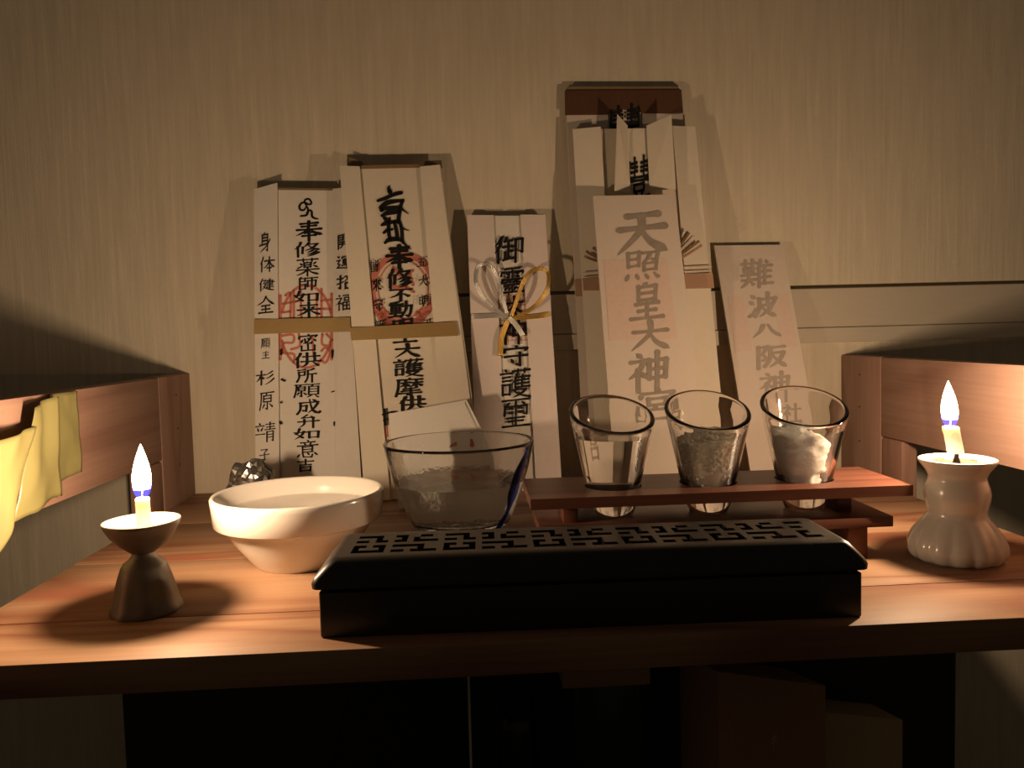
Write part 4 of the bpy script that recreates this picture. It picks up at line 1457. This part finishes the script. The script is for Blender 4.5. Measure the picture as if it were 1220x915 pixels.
def flute(r, z, a):
    if z < 0.026 and r > 0.012:
        k = min(1, (0.026 - z) / 0.012)
        return r * (1 - 0.045 * k * (0.5 + 0.5 * math.cos(a * 14)) ** 2), z
    return r, z


cp = [(0, 0.0015), (0.0200, 0.0012), (0.0215, 0.0), (0.0240, 0.0), (0.0262, 0.0022), (0.0275, 0.0058), (0.0270, 0.0105), (0.0245, 0.0160), (0.0205, 0.0212), (0.0172, 0.0252), (0.0160, 0.0278),
      (0.0163, 0.0310), (0.0176, 0.0360), (0.0180, 0.0395), (0.0172, 0.0440), (0.0158, 0.0480), (0.0156, 0.0500), (0.0172, 0.0535), (0.0202, 0.0575), (0.0213, 0.0592), (0.0212, 0.0604),
      (0.0203, 0.0607), (0.0180, 0.0590), (0.0120, 0.0560), (0.0060, 0.0548), (0, 0.0545)]
V, F = lathe_geo(cp, (RCX, RCY, 0), 112, flute)
mesh_obj('ceramic_body', V, F, M['ceramic2'], hold2, smooth=True)
V, F = lathe_geo([(0, 0.0545), (0.0025, 0.0548), (0.0022, 0.0580), (0.0014, 0.0610), (0.0010, 0.0665), (0, 0.0670)], (RCX - 0.0005, RCY, 0), 20)
mesh_obj('iron_pin', V, F, M['wick'], hold2, smooth=True)
V, F = lathe_geo([(0, 0.0550), (0.0061, 0.0552), (0.0120, 0.0564), (0.0165, 0.0586), (0.0155, 0.0581), (0.0120, 0.0568), (0.006, 0.0558), (0, 0.0556)], (RCX, RCY, 0), 40,
                 lambda r, z, a: (r * (1 + 0.12 * math.sin(a * 5 + 1) + 0.08 * math.sin(a * 11)) if r > 0.013 else r, z))
mesh_obj('wax_residue', V, F, M['residue'], hold2, smooth=True)
candle('short white lit candle leaning slightly on the white ceramic holder', RCX - 0.0010, RCY, 0.0640, 0.0800, 0.0046, -0.22, 0.0798, 0.1075, 0.0046, -0.06)


# ------------------------------------------------------------------ yellow-green film hanging on the left rail
def film(name, poly, x, parent, seed, bulge):
    """wavy sheet over a photo-outlined patch hanging against the rail plane x"""
    from mathutils import noise
    P = [at_x(px, py, x) for px, py in poly]           # four corners: top-far, top-near, bottom-near, bottom-far
    V, F = [], []
    nu, nv = 22, 22
    for lay in (0, 1):
        for i in range(nu + 1):
            for j in range(nv + 1):
                s, t = i / nu, j / nv
                a = P[0].lerp(P[1], s)
                b_ = P[3].lerp(P[2], s)
                p = a.lerp(b_, t)
                d = bulge * (0.5 + 0.5 * math.sin(s * 5.5 + seed + t * 1.5)) + 0.0016 * noise.noise(Vector((s * 3, t * 3, seed)))
                e = 0.0012 * noise.noise(Vector((s * 4, t * 4, seed + 5)))
                V.append(p + Vector((0.0012 + d - lay * 0.00025, e, e * (1 if 0 < t else 0))))
    n1 = (nu + 1) * (nv + 1)
    ix = lambda i, j, l: l * n1 + i * (nv + 1) + j
    for i in range(nu):
        for j in range(nv):
            F.append((ix(i, j, 0), ix(i + 1, j, 0), ix(i + 1, j + 1, 0), ix(i, j + 1, 0)))
            F.append((ix(i, j, 1), ix(i, j + 1, 1), ix(i + 1, j + 1, 1), ix(i + 1, j, 1)))
    for i in range(nu):
        for j in (0, nv):
            F.append((ix(i, j, 0), ix(i + 1, j, 0), ix(i + 1, j, 1), ix(i, j, 1)))
    for j in range(nv):
        for i in (0, nu):
            F.append((ix(i, j, 0), ix(i, j + 1, 0), ix(i, j + 1, 1), ix(i, j, 1)))
    return mesh_obj(name, V, F, M['bag'], parent, smooth=True)


bag = thing('plastic_film', 'yellow-green translucent plastic film taped over the left side rail', 'plastic film', (XL + 0.002, 0.47, 0.044))
film('film_sheet', [(88, 466), (56, 470), (62, 577), (94, 562)], XL + 0.0005, bag, 1.0, 0.001)
film('film_sheet', [(60, 472), (28, 486), (8, 622), (70, 590)], XL + 0.0030, bag, 2.6, 0.005)
film('film_sheet', [(40, 508), (-30, 530), (-30, 690), (12, 612)], XL + 0.0095, bag, 4.1, 0.006)

# ------------------------------------------------------------------ dim things under the shelf
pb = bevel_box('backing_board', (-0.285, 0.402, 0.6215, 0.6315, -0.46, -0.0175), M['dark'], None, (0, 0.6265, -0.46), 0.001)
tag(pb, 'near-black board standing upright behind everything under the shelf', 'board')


def bottle(label, x, y, r, ztop, shoulder, mat, neck, cat='bottle'):
    root = thing('bottle', label, cat, (x, y, -0.310), 'dark bottles under the shelf')
    H = ztop + 0.310
    prof = [(0, 0.003), (r * 0.8, 0.001), (r * 0.94, 0.0), (r, 0.004), (r, H - shoulder), (r * 0.93, H - shoulder * 0.72), (neck * 1.15, H - shoulder * 0.25), (neck, H - 0.008)]
    V, F = lathe_geo(prof + [(0, H - 0.008)], (x, y, -0.310), 48)
    mesh_obj('bottle_body', V, F, mat, root, smooth=True)
    V, F = lathe_geo([(0, H - 0.0082), (neck * 1.05, H - 0.0082), (neck * 1.1, H - 0.007), (neck * 1.08, H - 0.001), (neck * 0.95, H), (0, H)], (x, y, -0.310), 40)
    auto_smooth(mesh_obj('cap', V, F, M['bottle_b'], root), 40)


bottle('slim black bottle with tapering shoulder under the shelf', 0.0245, 0.500, 0.0160, -0.0945, 0.085, M['bottle_b'], 0.0105)
bottle('thick dark green bottle with a pale glint under the shelf', 0.0835, 0.500, 0.0285, -0.0500, 0.030, M['bottle_g'], 0.0200)


def slab_between(name, pl_, pr_, ybl, ybr, zb, th, mat, label, cat):
    """upright board whose top edge runs between two photo points at their own depths"""
    A, B = at_y(*pl_, ybl), at_y(*pr_, ybr)
    d = Vector((B.x - A.x, B.y - A.y, 0)).normalized()
    nrm = Vector((-d.y, d.x, 0))
    V = []
    for q in (Vector((0, 0, 0)), nrm * th):
        V += [A + q, B + q, Vector((B.x, B.y, zb)) + q, Vector((A.x, A.y, zb)) + q]
    F = [(0, 1, 2, 3), (4, 7, 6, 5), (0, 4, 5, 1), (1, 5, 6, 2), (2, 6, 7, 3), (3, 7, 4, 0)]
    o = mesh_obj(name, V, F, mat, None, ((A.x + B.x) / 2, (A.y + B.y) / 2, zb))
    bm = bmesh.new()
    bm.from_mesh(o.data)
    bmesh.ops.bevel(bm, geom=bm.edges[:], offset=0.0008, segments=2, profile=0.5, affect='EDGES')
    bm.to_mesh(o.data)
    bm.free()
    auto_smooth(o, 35)
    tag(o, label, cat)
    return o, A, B, nrm


o, A, B, nrm = slab_between('cardboard_box', (856, 800), (984, 817), 0.470, 0.520, -0.310, 0.035, M['card_b'],
                            'brown box with a small pale tree emblem under the shelf', 'box')
d = Vector((B.x - A.x, B.y - A.y, 0)).normalized()
t = 0.48
C0 = A.lerp(B, t) + Vector((0, 0, -0.043)) - nrm * 0.0004
V, F = [], []
for (x0, y0, x1, y1) in ((0, -9, 0, 6), (0, 0, -5, 6), (0, 1, 5, 7), (0, -2, -6, 2), (0, -1, 6, 3), (-1, 4, -3, 9), (1, 4, 3, 9)):
    a = Vector((x0, y0)); b_ = Vector((x1, y1))
    tt = (b_ - a).normalized()
    nn_ = Vector((-tt.y, tt.x)) * 0.6
    b0 = len(V)
    for q in (a + nn_, a - nn_, b_ - nn_ * 0.5, b_ + nn_ * 0.5):
        V.append(C0 + d * (q.x * 0.0007) + Vector((0, 0, q.y * 0.0007)))
    F.append((b0, b0 + 1, b0 + 2, b0 + 3))
me_o = mesh_obj('tree_emblem', V, F, M['emblem'], o)
slab_between('cardboard_box', (975, 848), (1076, 858), 0.545, 0.575, -0.310, 0.030, M['card_t'], 'shorter tan box beside the brown box under the shelf', 'box')

A, B = at_y(558, 800, 0.46), at_y(563.5, 990, 0.46)  # thin pale tube added in place of an edge that catches the light
V, F = tube_geo([A, A.lerp(B, 0.5), (B.x, B.y, -0.310)], 0.0008, 10)
o = mesh_obj('lit_edge_line', V, F, M['cord'], None, (B.x, B.y, -0.310), smooth=True)
tag(o, 'thin pale upright line standing in for a lit edge below the shelf', 'cord')
pts = [at_y(px, py, 0.53) for px, py in ((394, 990), (398, 905), (408, 850), (424, 812), (450, 797), (490, 792), (525, 796), (543, 815), (552, 860), (556, 990))]
V, F = tube_geo(spline(pts, 6), 0.0012, 10)
o = mesh_obj('black_cable', V, F, M['cable'], None, (pts[0].x, pts[0].y, -0.310), smooth=True)
tag(o, 'arched thin black cable in the dark below the shelf', 'cable')
